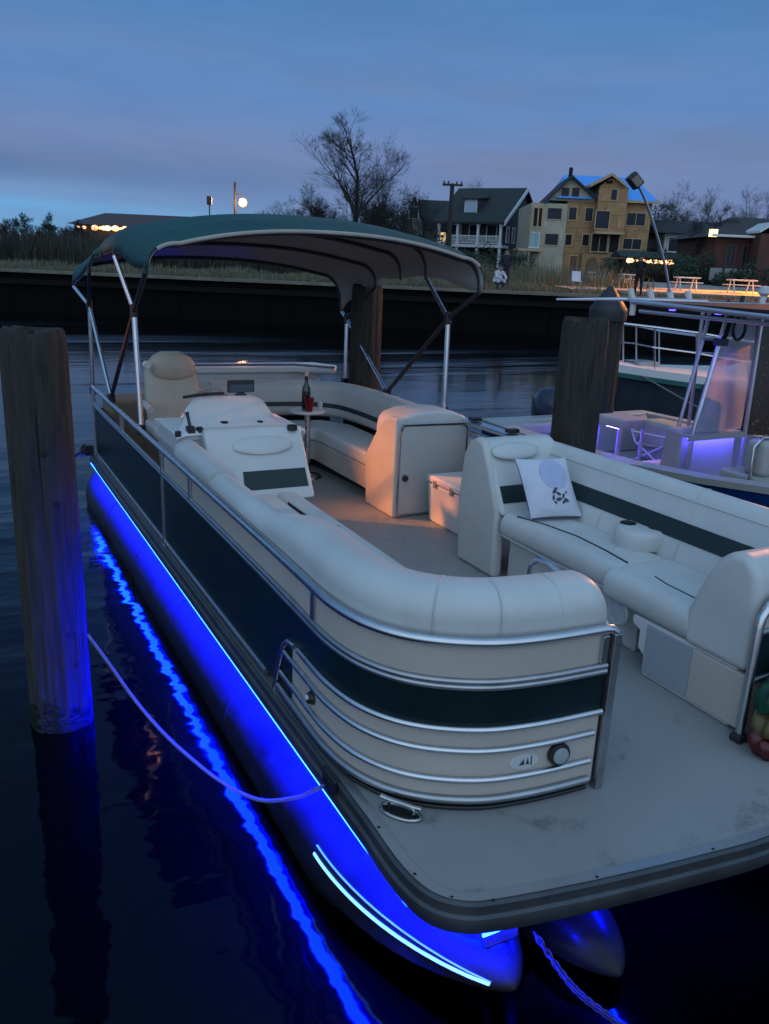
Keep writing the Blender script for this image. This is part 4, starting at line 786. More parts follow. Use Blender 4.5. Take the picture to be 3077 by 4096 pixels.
def seats():
    # ---- port bow lounge
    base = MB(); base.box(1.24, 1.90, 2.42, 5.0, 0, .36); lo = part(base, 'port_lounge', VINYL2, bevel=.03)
    s_ = MB(); s_.box(1.36, 1.815, 2.35, 4.98, .36, .452); part(s_, 'seat_cushion', VINYL, bevel=.03, parent=lo)
    s_ = MB(); s_.box(1.822, 1.965, 2.75, 4.98, .35, .455); part(s_, 'seat_edge', VINYL, bevel=.03, parent=lo)
    c_ = MB(lambda x, y, z: (1.865+.048*x, 4.14+.030*y, z)); c_.lathe([(1, .4545), (1, .458), (.9, .459), (.001, .459)], 0, 0, 20); part(c_, 'cup_holder', BLACK, parent=lo)
    c_ = MB(); c_.box(1.8155, 1.8215, 4.17, 4.72, .40, .4545); part(c_, 'seam', RUBBER, parent=lo)
    prof = rrect(-.272, -.018, .40, .835, .105, 6)
    pa = [(1.205, 5.22), (1.205, 5.0), (1.205, 4.7), (1.205, 4.42)]
    pb = [(1.205, 4.40), (1.205, 4.2), (1.205, 4.0), (1.205, 3.85), (1.205, 3.7), (1.205, 3.55), (1.205, 3.4), (1.205, 3.25), (1.205, 3.1)]+spline([(1.2, 2.95), (1.2, 2.72), (1.243, 2.47), (1.36, 2.285), (1.55, 2.155), (1.77, 2.10), (1.99, 2.075)], 6)
    cushion(rrect(-.19, -.018, .40, .785, .085, 6), pa, 'backrest', VINYL, lo)
    # bow end rolls over and down at the gate; towards the helm the bolster gets slimmer and lower
    def bolster(path, par=None):
        rings = []
        for i, p in enumerate(path):
            a, c_ = path[max(0, i-1)], path[min(len(path)-1, i+1)]; t_ = Vector((c_[0]-a[0], c_[1]-a[1])).normalized(); f = max(0, min(1, (p[1]-3.15)/.5)); f = f*f*(3-2*f)
            rings.append([(p[0]+t_.y*o, p[1]-t_.x*o, z) for o, z in rrect(-.272+.092*f, -.018, .40, .835-.075*f, .105-.02*f, 6)])
        return rings
    b = MB(); b.loft(bolster(pb))
    t = Vector((pb[-1][0]-pb[-2][0], pb[-1][1]-pb[-2][1])).normalized(); P0 = pb[-1]
    for k in range(1, 7):
        a = k/6*PI/2; dx = .085*sin(a); sh = .09*(1-cos(a)); pr = rrect(-.272+sh*.5, -.018-sh*.3, .40, .835-sh, .105-.02*k/6, 6)
        q = [(P0[0]+t.x*dx+t.y*o, P0[1]+t.y*dx-t.x*o, z) for o, z in pr]
        if k == 1: rings = [[(P0[0]+t.y*o, P0[1]-t.x*o, z) for o, z in prof]]
        rings.append(q)
    b.loft(rings); part(b, 'backrest', VINYL, parent=lo, ang=60)
    for x, y, nx, ny in ((1.40, 2.245, -.66, -.75), (1.62, 2.125, -.25, -.97), (1.86, 2.09, -.1, -.995)):
        sm = MB(); sm.tube([(x-nx*o, y-ny*o, z) for o, z in [(.27-.252+.0, .50)]+[(-p[0]*1+.0, p[1]) for p in rrect(-.273, -.017, .40, .836, .105, 6)[4:18]]], .0022, 5); part(sm, 'piping', VINYL2, parent=lo)
    # chaise back leaning on the console
    ch = MB(); ch.hexa([(1.42, 4.93, .40), (2.10, 4.93, .40), (2.10, 5.30, .40), (1.42, 5.30, .40)], [(1.42, 5.22, .84), (2.10, 5.22, .84), (2.10, 5.32, .84), (1.42, 5.32, .84)]); part(ch, 'chaise_back', VINYL, bevel=.025, parent=lo)
    def onback(xa, xb, z0, z1, Y, sl, off, name, m, par):
        b_ = MB(); y0, y1 = Y+(z0-.4)*sl-off, Y+(z1-.4)*sl-off; b_.hexa([(xa, y0, z0), (xb, y0, z0), (xb, y0+.02, z0), (xa, y0+.02, z0)], [(xa+.01, y1, z1), (xb, y1, z1), (xb, y1+.02, z1), (xa+.01, y1+.02, z1)]); return part(b_, name, m, parent=par, bevel=.003)
    onback(1.62, 2.065, .475, .585, 4.93, .66, .004, 'dark_stripe', GREENV, lo)
    def oval(cx, cz, rx, rz, Y, sl, par):
        b_ = MB(lambda x, z, h: (cx+x, Y+(cz+z-.4)*sl-h, cz+z)); rings = []
        for k, h in ((1.0, -.004), (1.0, .010), (.92, .020), (.7, .027), (.35, .031), (.02, .032)):
            rings.append([(rx*k*cos(2*PI*j/28), rz*k*math.copysign(abs(sin(2*PI*j/28))**.8, sin(2*PI*j/28)), h) for j in range(28)])
        b_.loft(rings); part(b_, 'head_pillow', VINYL, parent=par, ang=60)
    oval(1.80, .735, .21, .055, 4.93, .66, lo)
    # ---- helm console
    co = MB(); co.hexa([(1.30, 5.34, 0), (2.13, 5.34, 0), (2.13, 5.95, 0), (1.30, 5.95, 0)], [(1.27, 5.31, .79), (2.15, 5.31, .79), (2.15, 5.92, .79), (1.27, 5.92, .79)]); c0 = part(co, 'helm_console', GELCOAT, bevel=.03)
    d = MB(); rings = []
    for y, z, xa, xb in ((5.26, .80, 1.25, 2.17), (5.265, .825, 1.255, 2.165), (5.30, .838, 1.28, 2.14), (5.34, .845, 1.30, 2.03), (5.45, .875, 1.31, 2.04), (5.60, .925, 1.35, 2.04), (5.70, .958, 1.42, 2.035), (5.77, .968, 1.46, 2.02), (5.86, .955, 1.48, 2.01), (5.93, .86, 1.45, 2.02), (5.95, .79, 1.40, 2.04)):
        n = 14; r_ = []
        for k in range(n+1): f = k/n; x = xa+(xb-xa)*f; e = 1-(2*f-1)**16; r_.append((x, y, .78+(z-.78)*e))
        rings.append(r_)
    d.loft(rings, closed=False); d.box(1.26, 2.16, 5.29, 5.93, .765, .80); part(d, 'dash', GELCOAT, parent=c0, ang=50)
    def dash(u, v):                                                # where the dash surface lies under a pixel
        z = .85
        for _ in range(12):
            r = ray(u, v); t = (z-EYE)/r.z; y = r.y*t; z = .845 if y < 5.34 else (.845+(y-5.34)*.27 if y < 5.45 else .875+(y-5.45)*.333)
        return Vector((r.x*t, y, z))
    for u, v, w, n_ in ((711, 1679, .016, 'switch'), (897, 1694.6, .022, 'gauge'), (1040, 1689.5, .018, 'gauge'), (798, 1711, .018, 'switch'), (1169, 1702, .028, 'cup_holder')):
        p = dash(u, v); b_ = MB(); b_.lathe([(w*1.25, p.z-.03), (w*1.25, p.z+.002), (w, p.z+.005), (.001, p.z+.0055)], p.x, p.y, 16); part(b_, n_, BLACK, parent=c0)
    p = dash(762, 1712); b_ = MB(); b_.box(p.x-.025, p.x+.025, p.y-.03, p.y+.03, p.z-.03, p.z+.012); b_.tube([(p.x, p.y, p.z), (p.x-.005, p.y+.03, p.z+.06), (p.x-.012, p.y+.035, p.z+.10)], [.012, .011, .014], 8); part(b_, 'throttle', BLACK, bevel=.004, parent=c0)
    pl = MB(); pl.box(1.765, 1.965, 5.80, 5.83, .985, 1.075); po = part(pl, 'plotter', BLACK, bevel=.008, parent=c0)
    pl = MB(); pl.box(1.775, 1.955, 5.797, 5.7995, .99, 1.045); pl.lathe([(.05, .955), (.045, .97), (.02, .985)], 1.865, 5.815, 14); part(pl, 'plotter_mount', mat('grey_screen', (.05, .065, .085), .25), parent=c0)
    ws = MB(); ws.tube([(1.44+.5*f, 5.80+.03*sin(PI*f), .965+.014*sin(PI*f)) for f in [k/10 for k in range(7)]], .012, 6); part(ws, 'windscreen_edge', RUBBER, parent=c0)
    wh = MB(lambda x, y, z: (1.72+x, 6.08+.35*y*.6, .87+y*.8+z)); wh.tube([(.135*cos(2*PI*k/28), .135*sin(2*PI*k/28), 0) for k in range(28)], .012, 8, closed=True)
    for k in range(3): wh.tube([(0, 0, -.02), (.135*cos(2*PI*k/3+.5), .135*sin(2*PI*k/3+.5), 0)], .009, 6)
    part(wh, 'steering_wheel', mat('grey_wheel', (.22, .22, .22), .35), parent=c0)
    # ---- helm chair
    c = MB(); c.lathe([(.17, 0), (.16, .03), (.05, .05), (.045, .36), (.12, .40)], 1.70, 7.1, 16); hc = part(c, 'helm_chair', ALUD)
    c = MB(); c.box(1.46, 1.94, 6.85, 7.3, .42, .56); part(c, 'seat', VINYL2, bevel=.05, parent=hc)
    CREAM = mat('cream_vinyl', (.46, .42, .34), .5, var=.1, bump=.15, bscale=8)
    c = MB(); rings = []
    for z, xa, xb, th, y in ((.53, 1.48, 1.93, .12, 7.14), (.62, 1.47, 1.94, .15, 7.15), (.80, 1.465, 1.945, .15, 7.18), (.93, 1.475, 1.935, .15, 7.21), (1.02, 1.50, 1.91, .15, 7.23), (1.09, 1.56, 1.86, .13, 7.25), (1.125, 1.62, 1.80, .08, 7.26)):
        rings.append([(x_, y_, z) for x_, y_ in rrect(xa, xb, y, y+th, min(.055, th*.45), 4)])
    c.loft(rings); part(c, 'backrest', CREAM, parent=hc, ang=60)
    c = MB(); rings = []
    for z, k in ((.895, .2), (.92, .8), (.97, 1), (1.04, .95), (1.09, .75), (1.115, .25)): rings.append([(1.71+.19*k*cos(a), 7.19-.05*(sin((z-.89)/.24*PI))*max(0, -sin(a))+.03*k*max(0, sin(a)), z) for a in [2*PI*j/20 for j in range(20)]])
    c.loft(rings); part(c, 'head_pillow', CREAM, parent=hc, ang=60)
    for x in (1.44, 1.96): a = MB(); a.tube([(x, 7.2, .70), (x, 7.0, .70), (x, 6.9, .69)], .03, 8); part(a, 'armrest', VINYL2, parent=hc)
    c = MB(); c.lathe([(.001, 7.14), (.03, 7.14), (.035, 7.17), (.02, 7.19), (.001, 7.19)], 1.475, 1.03, 12, ax='y'); part(c, 'side_knob', WHITE, parent=hc)
    # ---- tan covered bench at the port stern
    b = MB(); b.box(1.25, 2.1, 7.75, 8.18, 0, .64); part(b, 'stern_bench', TAN, bevel=.04)
    # ---- starboard rear bench, curved round the stern corner
    bp = spline([(3.60, 5.60), (3.61, 6.4), (3.62, 6.95), (3.57, 7.4), (3.42, 7.66), (3.2, 7.80), (2.9, 7.88), (2.2, 7.93)], 6)
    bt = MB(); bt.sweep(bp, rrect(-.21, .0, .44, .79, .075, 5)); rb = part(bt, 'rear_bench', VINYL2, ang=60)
    st_ = MB(); st_.sweep([(x-.0, y) for x, y in bp], [(-.217, .545), (-.205, .62), (-.19, .62), (-.19, .545)]); part(st_, 'dark_stripe', GREENV, parent=rb)
    sc = MB(); sc.prism([(3.0, 5.95), (3.42, 5.95), (3.42, 7.2), (3.25, 7.5), (2.2, 7.72), (2.2, 7.28), (2.85, 7.25), (3.0, 7.1)], .30, .425); part(sc, 'seat_cushion', VINYL, bevel=.03, parent=rb)
    sb = MB(); sb.prism([(3.01, 5.95), (3.5, 5.95), (3.5, 7.6), (2.2, 7.9), (2.2, 7.32), (2.9, 7.3), (3.01, 7.15)], .11, .30); part(sb, 'bench_front', BEIGE, parent=rb, bevel=.01)
    sb = MB(); sb.prism([(3.2, 5.95), (3.5, 5.95), (3.5, 7.6), (2.3, 7.9), (2.3, 7.5), (3.1, 7.4)], .0, .11); part(sb, 'plinth', BLACK, parent=rb)
    for y in (6.55, 7.0): sm = MB(); sm.tube([(3.62+o, y, z) for o, z in rrect(-.211, .0, .44, .791, .075, 5)[6:22]], .003, 5); part(sm, 'piping', VINYL2, parent=rb)
    # white sun deck shelf across the stern
    sd = MB(); sd.prism([(2.0, 8.25), (3.2, 8.2), (3.62, 8.05), (3.75, 8.3), (3.6, 8.62), (2.0, 8.66)], .80, .86); so = part(sd, 'sun_deck', GELCOAT, bevel=.02)
    sd = MB(); sd.box(2.02, 3.55, 8.3, 8.6, .2, .80); part(sd, 'base', GELCOAT, bevel=.02, parent=so)
    sr = MB(); sr.tube([(2.0, 8.22, .895), (3.2, 8.17, .89), (3.6, 8.02, .87)], .014, 8); part(sr, 'rail', ALU, parent=so)
    # ---- cabinet with door
    prof_ = [(5.49, 0), (5.98, 0), (6.02, .41), (5.83, .64), (5.70, .76), (5.60, .80), (5.49, .80)]
    cb = MB(); cb.prismx(prof_, 2.992, 3.09); cp = part(cb, 'cabinet', VINYL2, bevel=.02)
    ax_ = [(3.006, .0), (3.006, .70), (3.022, .76), (3.06, .80), (3.15, .83), (3.35, .845), (3.52, .83), (3.62, .79), (3.67, .72), (3.68, .6), (3.68, 0)]
    tp = MB(); tp.prismy(ax_, 5.50, 5.86); part(tp, 'shell', VINYL, parent=cp, bevel=.025)
    dr = MB(); dr.prismy([(3.035, .03), (3.035, .72), (3.055, .745), (3.61, .735), (3.635, .71), (3.635, .03)], 5.478, 5.497); do = part(dr, 'door', mat('grey_door', (.44, .45, .44), .45, var=.04), parent=cp, bevel=.004)
    fr = MB(); fr.tube([(3.028, 5.483, .01), (3.028, 5.483, .72), (3.05, 5.483, .752), (3.60, 5.483, .743), (3.642, 5.483, .712), (3.642, 5.483, .3)], .008, 6); part(fr, 'door_frame', ALUD, parent=cp)
    fr = MB(); fr.tube([(3.033, 5.475, .70), (3.058, 5.475, .742), (3.6, 5.475, .733), (3.638, 5.475, .70), (3.638, 5.475, .52)], .005, 6); part(fr, 'door_seal', RUBBER, parent=cp)
    kn = MB(); kn.lathe([(.026, 5.479), (.026, 5.466), (.02, 5.458), (.001, 5.457)], 3.085, .325, 18, ax='y'); part(kn, 'latch', BLACK, parent=cp)
    # ---- starboard bow lounge
    e = [(4.08, 0), (4.52, 0), (4.55, .45), (4.52, .74), (4.46, .84), (4.38, .88), (4.30, .86), (4.22, .72), (4.10, .45)]
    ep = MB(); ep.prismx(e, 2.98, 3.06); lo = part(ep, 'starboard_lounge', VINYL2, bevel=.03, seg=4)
    cb = MB(); cb.prismx([(4.05, .42), (4.5, .42), (4.52, .74), (4.45, .85), (4.36, .875), (4.29, .85)], 3.0, 3.56); part(cb, 'chaise_back', VINYL, bevel=.035, seg=4, parent=lo)
    def onb2(xa, xb, z0, z1, name, m):
        f = lambda z: 4.05+(z-.42)*(.24/.43); b_ = MB(); b_.hexa([(xa, f(z0)-.006, z0), (xb, f(z0)-.006, z0), (xb, f(z0)+.02, z0), (xa, f(z0)+.02, z0)], [(xa, f(z1)-.006, z1), (xb, f(z1)-.006, z1), (xb, f(z1)+.02, z1), (xa, f(z1)+.02, z1)]); part(b_, name, m, parent=lo, bevel=.003)
    onb2(3.03, 3.46, .50, .60, 'dark_stripe', GREENV)
    oval(3.20, .80, .18, .05, 4.02, .56, lo)
    lb = MB(); lb.loft([[(x, y, z) for x, z in ((3.38, .42), (3.42, .56), (3.47, .66), (3.49, .76), (3.515, .81), (3.55, .832), (3.59, .825), (3.62, .79), (3.63, .7), (3.63, .42))] for y in (2.3, 3.0, 3.7, 4.2, 4.5)]); part(lb, 'long_backrest', VINYL, parent=lo, ang=50)
    ls = MB(); ls.hexa([(3.414, 2.5, .555), (3.43, 2.5, .555), (3.43, 4.28, .555), (3.414, 4.28, .555)], [(3.456, 2.5, .645), (3.47, 2.5, .645), (3.47, 4.28, .645), (3.456, 4.28, .645)]); part(ls, 'dark_stripe', GREENV, parent=lo)
    seatA = [(4.06, 3.02), (3.04, 3.0)]; 
    s1 = MB(); s1.prismy(rrect(2.985, 3.40, .29, .455, .075, 6), 3.03, 4.06); part(s1, 'seat_cushion', VINYL, parent=lo, bevel=.02)
    s2 = MB(); s2.prismy(rrect(2.90, 3.40, .29, .46, .075, 6), 2.42, 3.015); part(s2, 'seat_cushion', VINYL, parent=lo, bevel=.02)
    sm = MB(); sm.tube([(3.04, 3.95, .4545), (3.10, 3.75, .4555), (3.135, 3.5, .4555), (3.12, 3.25, .4555), (3.09, 3.04, .4555)], .006, 6); part(sm, 'seam', RUBBER, parent=lo)
    sm = MB(); sm.tube([(3.07, 2.82, .460), (3.045, 2.72, .4605), (3.03, 2.45, .4605)], .004, 6); part(sm, 'seam', GREENV, parent=lo)
    b1 = MB(); b1.box(3.08, 3.45, 2.9, 4.06, .0, .29); part(b1, 'seat_base', VINYL2, parent=lo, bevel=.01)
    b2 = MB(); b2.prismx([(2.16, 0), (2.70, 0), (2.70, .10), (2.745, .13), (2.745, .22), (2.80, .24), (2.80, .288), (2.16, .288)], 2.93, 3.5); part(b2, 'seat_base', GELCOAT, parent=lo, bevel=.012)
    ip = MB(); ip.box(2.922, 2.932, 2.40, 2.69, .02, .275); part(ip, 'access_panel', mat('blue_grey_panel', (.34, .38, .42), .45, var=.06), parent=lo, bevel=.006)
    sp = MB(lambda x, y, z: (x-.0, y, z)); sp.lathe([(.075, 2.975), (.075, 2.955), (.066, 2.946), (.05, 2.952), (.02, 2.944), (.001, 2.943)], 2.93, .24, 24, ax='x'); so = part(sp, 'speaker', mat('grey_speaker', (.38, .42, .46), .5, var=.1, scale=60), parent=lo)
    bo = MB(); bo.prismx([(2.10, .29), (2.46, .29), (2.46, .46), (2.40, .62), (2.34, .74), (2.27, .80), (2.18, .80), (2.12, .74), (2.10, .62)], 2.90, 3.60); part(bo, 'end_bolster', VINYL, bevel=.05, seg=4, parent=lo)
    bo = MB(); bo.prismx([(2.105, .02), (2.40, .02), (2.40, .28), (2.105, .28)], 2.915, 3.55); part(bo, 'end_base', BEIGE, bevel=.01, parent=lo)
    ar = MB(lambda x, y, z: (3.40+.165*x, 3.26+.15*y, z)); ar.lathe([(.96, .455), (1, .48), (1, .53), (.94, .553), (.8, .56), (.001, .56)], 0, 0, 32); ao = part(ar, 'armrest', VINYL, parent=lo, ang=60)
    for x, y in ((3.36, 3.34), (3.45, 3.21)):
        q = MB(); q.lathe([(.046, .556), (.046, .563), (.04, .5635), (.034, .5605), (.001, .5605)], x, y, 18); part(q, 'cup_holder', BLACK, parent=ao)
    for y in (3.0, 3.62): q = MB(); q.tube([(x-.001, y, z) for x, z in ((3.382, .45), (3.42, .56), (3.47, .66), (3.489, .76), (3.514, .812), (3.55, .834), (3.59, .827), (3.622, .79))], .0028, 5); part(q, 'piping', VINYL2, parent=lo)
    q = MB(); q.tube([(3.489, y, .765) for y in (2.45, 3.2, 4.0, 4.6)], .004, 6); part(q, 'piping', VINYL2, parent=lo)
    q = MB(); q.tube([(2.99, 3.05, .315), (2.985, 3.5, .312), (2.99, 4.05, .315)], .004, 6); part(q, 'piping', VINYL2, parent=lo)
    for y in (3.35, 3.7): q = MB(); q.tube([(x, y, z) for x, z in ((2.987, .34), (2.987, .40), (3.01, .44), (3.06, .4565), (3.13, .4565))], .0022, 5); part(q, 'piping', VINYL2, parent=lo)
    # ---- pedestal table
    tb = MB(); tb.lathe([(.001, .60), (.15, .602), (.165, .612), (.165, .625), (.15, .632), (.001, .633)], 2.86, 6.95, 32); to = part(tb, 'pedestal_table', WHITE)
    tl = MB(); tl.lathe([(.14, 0), (.13, .02), (.03, .04), (.028, .60)], 2.86, 6.95, 16); part(tl, 'pedestal', ALU, parent=to)
seats()
def canopy():
    # roof line, shoulders and lower edges along the length (t = 0 at the bow end)
    def tab(t, T):
        for (a, x), (b, y) in zip(T, T[1:]):
            if t <= b: f = max(0, (t-a)/(b-a)); f = f*f*(3-2*f); return x+(y-x)*f
        return T[-1][1]
    TOP = [(0, 2.125), (.12, 2.205), (.27, 2.25), (.45, 2.20), (.66, 2.08), (.85, 2.0), (1, 1.945)]
    EP = [(0, 1.83), (.12, 1.83), (.19, 1.88), (.26, 1.925), (.44, 1.93), (.59, 1.89), (.69, 1.80), (.92, 1.66), (1, 1.62)]
    ES = [(0, 1.77), (.07, 1.77), (.14, 1.81), (.22, 1.85), (.42, 1.85), (.62, 1.81), (.75, 1.74), (.9, 1.58), (1, 1.47)]
    def row(t):
        y0 = 5.50+t*3.45; y1 = 5.38+t*2.65; zc = tab(t, TOP)+.004*sin(40*t); r_ = []; drop = .175-.02*t; wob = .006*sin(23*t)+.004*sin(51*t+1)
        xl, xr = 1.165-.01*t, 3.63+.02*t; n = 30; k_ = 8; xi0, xi1 = xl+.20, xr-.20
        zs = lambda x: zc-drop*abs((x-2.4)/1.22)**2.3
        for k in range(k_): a = PI/2*(1-k/k_); r_.append((xi0-(xi0-xl)*sin(a), tab(t, EP)+(zs(xi0)-tab(t, EP))*cos(a)**.8+wob*sin(a)))
        for k in range(n+1): x = xi0+(xi1-xi0)*k/n; r_.append((x, zs(x)))
        for k in range(1, k_+1): a = PI/2*k/k_; r_.append((xi1+(xr-xi1)*sin(a), tab(t, ES)+(zs(xi1)-tab(t, ES))*cos(a)**.8+wob*sin(a)))
        return [(x, y0+(y1-y0)*(x-xl)/(xr-xl), z) for x, z in r_]
    rows = [row(k/60) for k in range(61)]
    t = MB(); t.loft(rows, closed=False); o = part(t, 'canopy', CANVG, ang=70)
    sol = o.modifiers.new('cloth', 'SOLIDIFY'); sol.thickness = .006; sol.offset = 1
    li = MB(); li.loft([[(x+(2.405-x)*.004, y, z-.010) for x, y, z in r_] for r_ in rows], closed=False); lo = part(li, 'lining', CANVU, parent=o, ang=70); s2 = lo.modifiers.new('cloth', 'SOLIDIFY'); s2.thickness = .003; s2.offset = -1
    fe = MB(); fe.tube([(x, y-.006, z-.010) for x, y, z in rows[0][4:-4]], .013, 7); part(fe, 'front_hem', TRIM, parent=o)
    for tt, nm in ((.02, 1), (.33, 1), (.50, 1), (.69, 1), (.985, 1)):
        b = MB(); b.tube([(x, y+.01, z-.030) for x, y, z in row(tt)], .017, 7); part(b, 'bow', SLEEVE, parent=o)
    for tt in (.33, .50, .69):
        b = MB(); b.tube([(x, y, z+.006) for x, y, z in row(tt)], .004, 5); part(b, 'seam', CANVG, parent=o)
    for ix in (8, -9): b = MB(); b.tube([(r_[ix][0], r_[ix][1], r_[ix][2]+.006) for r_ in rows], .0035, 5); part(b, 'seam', CANVG, parent=o)
    def strut(path, r, m, nm='pole'): b = MB(); b.tube(path, r, 8); part(b, nm, m, parent=o)
    FR, S1, S2, RR = row(.02), row(.33), row(.69), row(.985)
    for side in (0, -1):
        if side == 0: bf, jf, v, br, jr, x = (1.24, 6.30, .66), (1.24, 6.39, 1.52), (1.24, 7.57, .70), (1.24, 8.62, .62), (1.24, 8.54, 1.43), 1.24
        else: bf, jf, v, br, jr, x = (3.62, 5.83, .76), (3.62, 5.85, 1.53), (3.62, 6.86, .78), (3.62, 7.80, .76), (3.62, 7.80, 1.39), 3.62
        strut([bf, jf], .021, ALU); strut([br, jr], .019, ALU)
        strut([v, jf, tuple(Vector(FR[side])+Vector((0, 0, -.02)))], .019, SLEEVE); strut([jf, tuple(Vector(S1[side])+Vector((0, 0, -.03)))], .017, ALU)
        strut([v, jr, tuple(Vector(RR[side])+Vector((0, 0, -.03)))], .016, ALU); strut([jr, tuple(Vector(S2[side])+Vector((0, 0, -.03)))], .017, SLEEVE)
        for p in (jf, jr): b = MB(); b.lathe([(.02, p[2]-.05), (.03, p[2]-.04), (.03, p[2]+.04), (.02, p[2]+.05)], p[0], p[1], 10); part(b, 'joint', BLACK, parent=o)
        for p in (bf, v, br): b = MB(); b.box(p[0]-.03, p[0]+.03, p[1]-.035, p[1]+.035, p[2]-.05, p[2]+.03); part(b, 'mount', BLACK, bevel=.008, parent=o)
    sl = MB(); sl.tube([(3.69, 7.55, .6), (3.69, 7.55, 1.30)], .012, 8); part(sl, 'stern_light', ALU)
canopy()
# ---- things lying on the boat
def loose_things():
    x, y = 3.235, 5.37; t = thing('cooler', (3.42, 5.13, .002), 'white cooler box on the deck against the grey cabinet door', 'cooler'); T = t
    b = MB(); b.hexa([(3.25, 4.93, .002), (3.58, 4.93, .002), (3.58, 5.36, .002), (3.25, 5.36, .002)], [(3.235, 4.91, .31), (3.595, 4.91, .31), (3.595, 5.38, .31), (3.235, 5.38, .31)])
    PINKW = mat('cooler_plastic', (.64, .62, .62), .45, var=.04); b.build('body', PINKW, t, bevel=.015)
    b = MB(); b.box(3.228, 3.602, 4.903, 5.387, .315, .372); b.build('lid', PINKW, t, bevel=.018)
    for yy in (5.02, 5.26): b = MB(); b.box(3.220, 3.234, yy-.02, yy+.02, .29, .345); b.build('latch', mat('grey_plastic', (.25, .25, .26), .5), t, bevel=.004)
    # bottle with a red label
    bx, by = 2.83, 6.92; t = thing('wine_bottle', (bx, by, .634), 'dark wine bottle with pale cap on the small white table', 'bottle')
    b = MB(); b.lathe([(.001, .634), (.037, .634), (.039, .645), (.039, .80), (.036, .835), (.02, .87), (.0155, .89), (.0148, .955), (.016, .957), (.016, .975), (.001, .976)], bx, by, 24); b.build('glass', mat('dark_glass', (.004, .008, .006), .08, spec=.8), t)
    b = MB(); b.lathe([(.0165, .94), (.0168, .978), (.014, .982), (.001, .982)], bx, by, 16); b.build('capsule', mat('pale_foil', (.55, .42, .35), .35), t)
    t = thing('drink_cup', (2.83, 6.85, .634), 'red plastic cup standing in front of the wine bottle', 'cup')
    b = MB(); b.lathe([(.030, .634), (.031, .637), (.044, .752), (.046, .755), (.044, .757), (.041, .75), (.029, .64), (.001, .64)], 2.83, 6.845, 24); b.build('body', mat('red_plastic', (.16, .003, .008), .3, var=.1), t)
    t = thing('drink_cup', (3.0, 7.0, .634), 'tiny white cup at the right rim of the white table', 'cup')
    b = MB(); b.lathe([(.018, .634), (.026, .70), (.024, .70), (.016, .64), (.001, .64)], 2.985, 6.96, 16); b.build('body', WHITE, t)
    # pillow propped on the chaise back, printed with a pale moon and a dark motif
    c0 = Vector((3.22, 3.80, .47)); ex = Vector((.335, -.07, .0)); n0 = Vector((.10, -.62, .34)); up = Vector((.0, .21, .325)); nn = ex.cross(up).normalized()
    if nn.y > 0: nn = -nn
    t = thing('throw_pillow', tuple(c0), 'white throw pillow with pale moon and dark print on the starboard seat', 'pillow')
    F = lambda a, h, w: tuple(c0+ex*(a-.5)+up*h-nn*(-w)+Vector((0, 0, .004)))
    b = MB(F); N_ = 14; rings = []
    for w_ in (1, -1):
        vs = []; 
        for i in range(N_+1):
            for j in range(N_+1):
                a, h = i/N_, j/N_; e = (1-(2*a-1)**4)*(1-(2*h-1)**4); vs.append((a+.02*(2*a-1)*(1-abs(2*h-1)**2)*-1, h-.02*(2*h-1)*(1-abs(2*a-1)**2), w_*(.006+.038*e**.6)))
        b.add(vs, [(i*(N_+1)+j, (i+1)*(N_+1)+j, (i+1)*(N_+1)+j+1, i*(N_+1)+j+1) for i in range(N_) for j in range(N_)])
    b.build('cushion', mat('white_cotton', (.60, .61, .70), .9, var=.06, scale=10, bump=.3, bscale=14), t, ang=80)
    def hgt(a, h): e = max(0, (1-(2*a-1)**4)*(1-(2*h-1)**4)); return .006+.038*e**.6
    def patch(cx, cy, r, lift, name, m, n=20, sq=1.0, rot=0):
        q = MB(F); vs = [(cx, cy, hgt(cx, cy)+lift)]
        for rr in (.5, 1):
            for k in range(n): a_ = 2*PI*k/n; a, h = cx+r*rr*(cos(a_)*cos(rot)-sq*sin(a_)*sin(rot)), cy+r*rr*(cos(a_)*sin(rot)+sq*sin(a_)*cos(rot))*1.0; vs.append((a, h, hgt(a, h)+lift))
        fs = [(0, 1+k, 1+(k+1) % n) for k in range(n)]+[(1+k, 1+n+k, 1+n+(k+1) % n, 1+(k+1) % n) for k in range(n)]; q.add(vs, fs); return q
    patch(.60, .70, .26, .003, '', None, 28).build('moon_print', mat('pale_blue_print', (.42, .47, .66), .9, var=.08, scale=18), t)
    INK = mat('ink_print', (.06, .06, .10), .9, var=.3); q = MB(); rnd = random.Random(11)
    for cx, cy, r, sq, ro in ((.53, .40, .055, .5, .6), (.60, .36, .045, .6, -.5), (.48, .30, .05, .45, 1.2), (.58, .27, .06, .5, .2), (.68, .32, .05, .4, 1.0), (.72, .25, .05, .6, -.4), (.66, .22, .04, .5, .5), (.50, .22, .035, .5, -.8), (.75, .38, .03, .5, .9), (.57, .45, .03, .6, 0)):
        p = patch(cx, cy, r, .0045+rnd.random()*.0008, '', None, 9, sq, ro); k_ = len(q.v); q.v += p.v; q.f += [tuple(i+k_ for i in f) for f in p.f]
    q.build('dark_print', INK, t)
    b = MB(F); b.tube([(.04, -.01, .0), (.5, -.012, 0), (.97, -.01, 0)], .008, 6); b.build('lower_hem', mat('purple_hem', (.06, .04, .10), .9), t)
    # inflatable towable lying against the starboard bow fence
    tx, ty = 3.08, 1.93; t = thing('inflatable_tube', (tx, ty, .002), 'deflated colourful towable tube propped at the starboard bow fence', 'float')
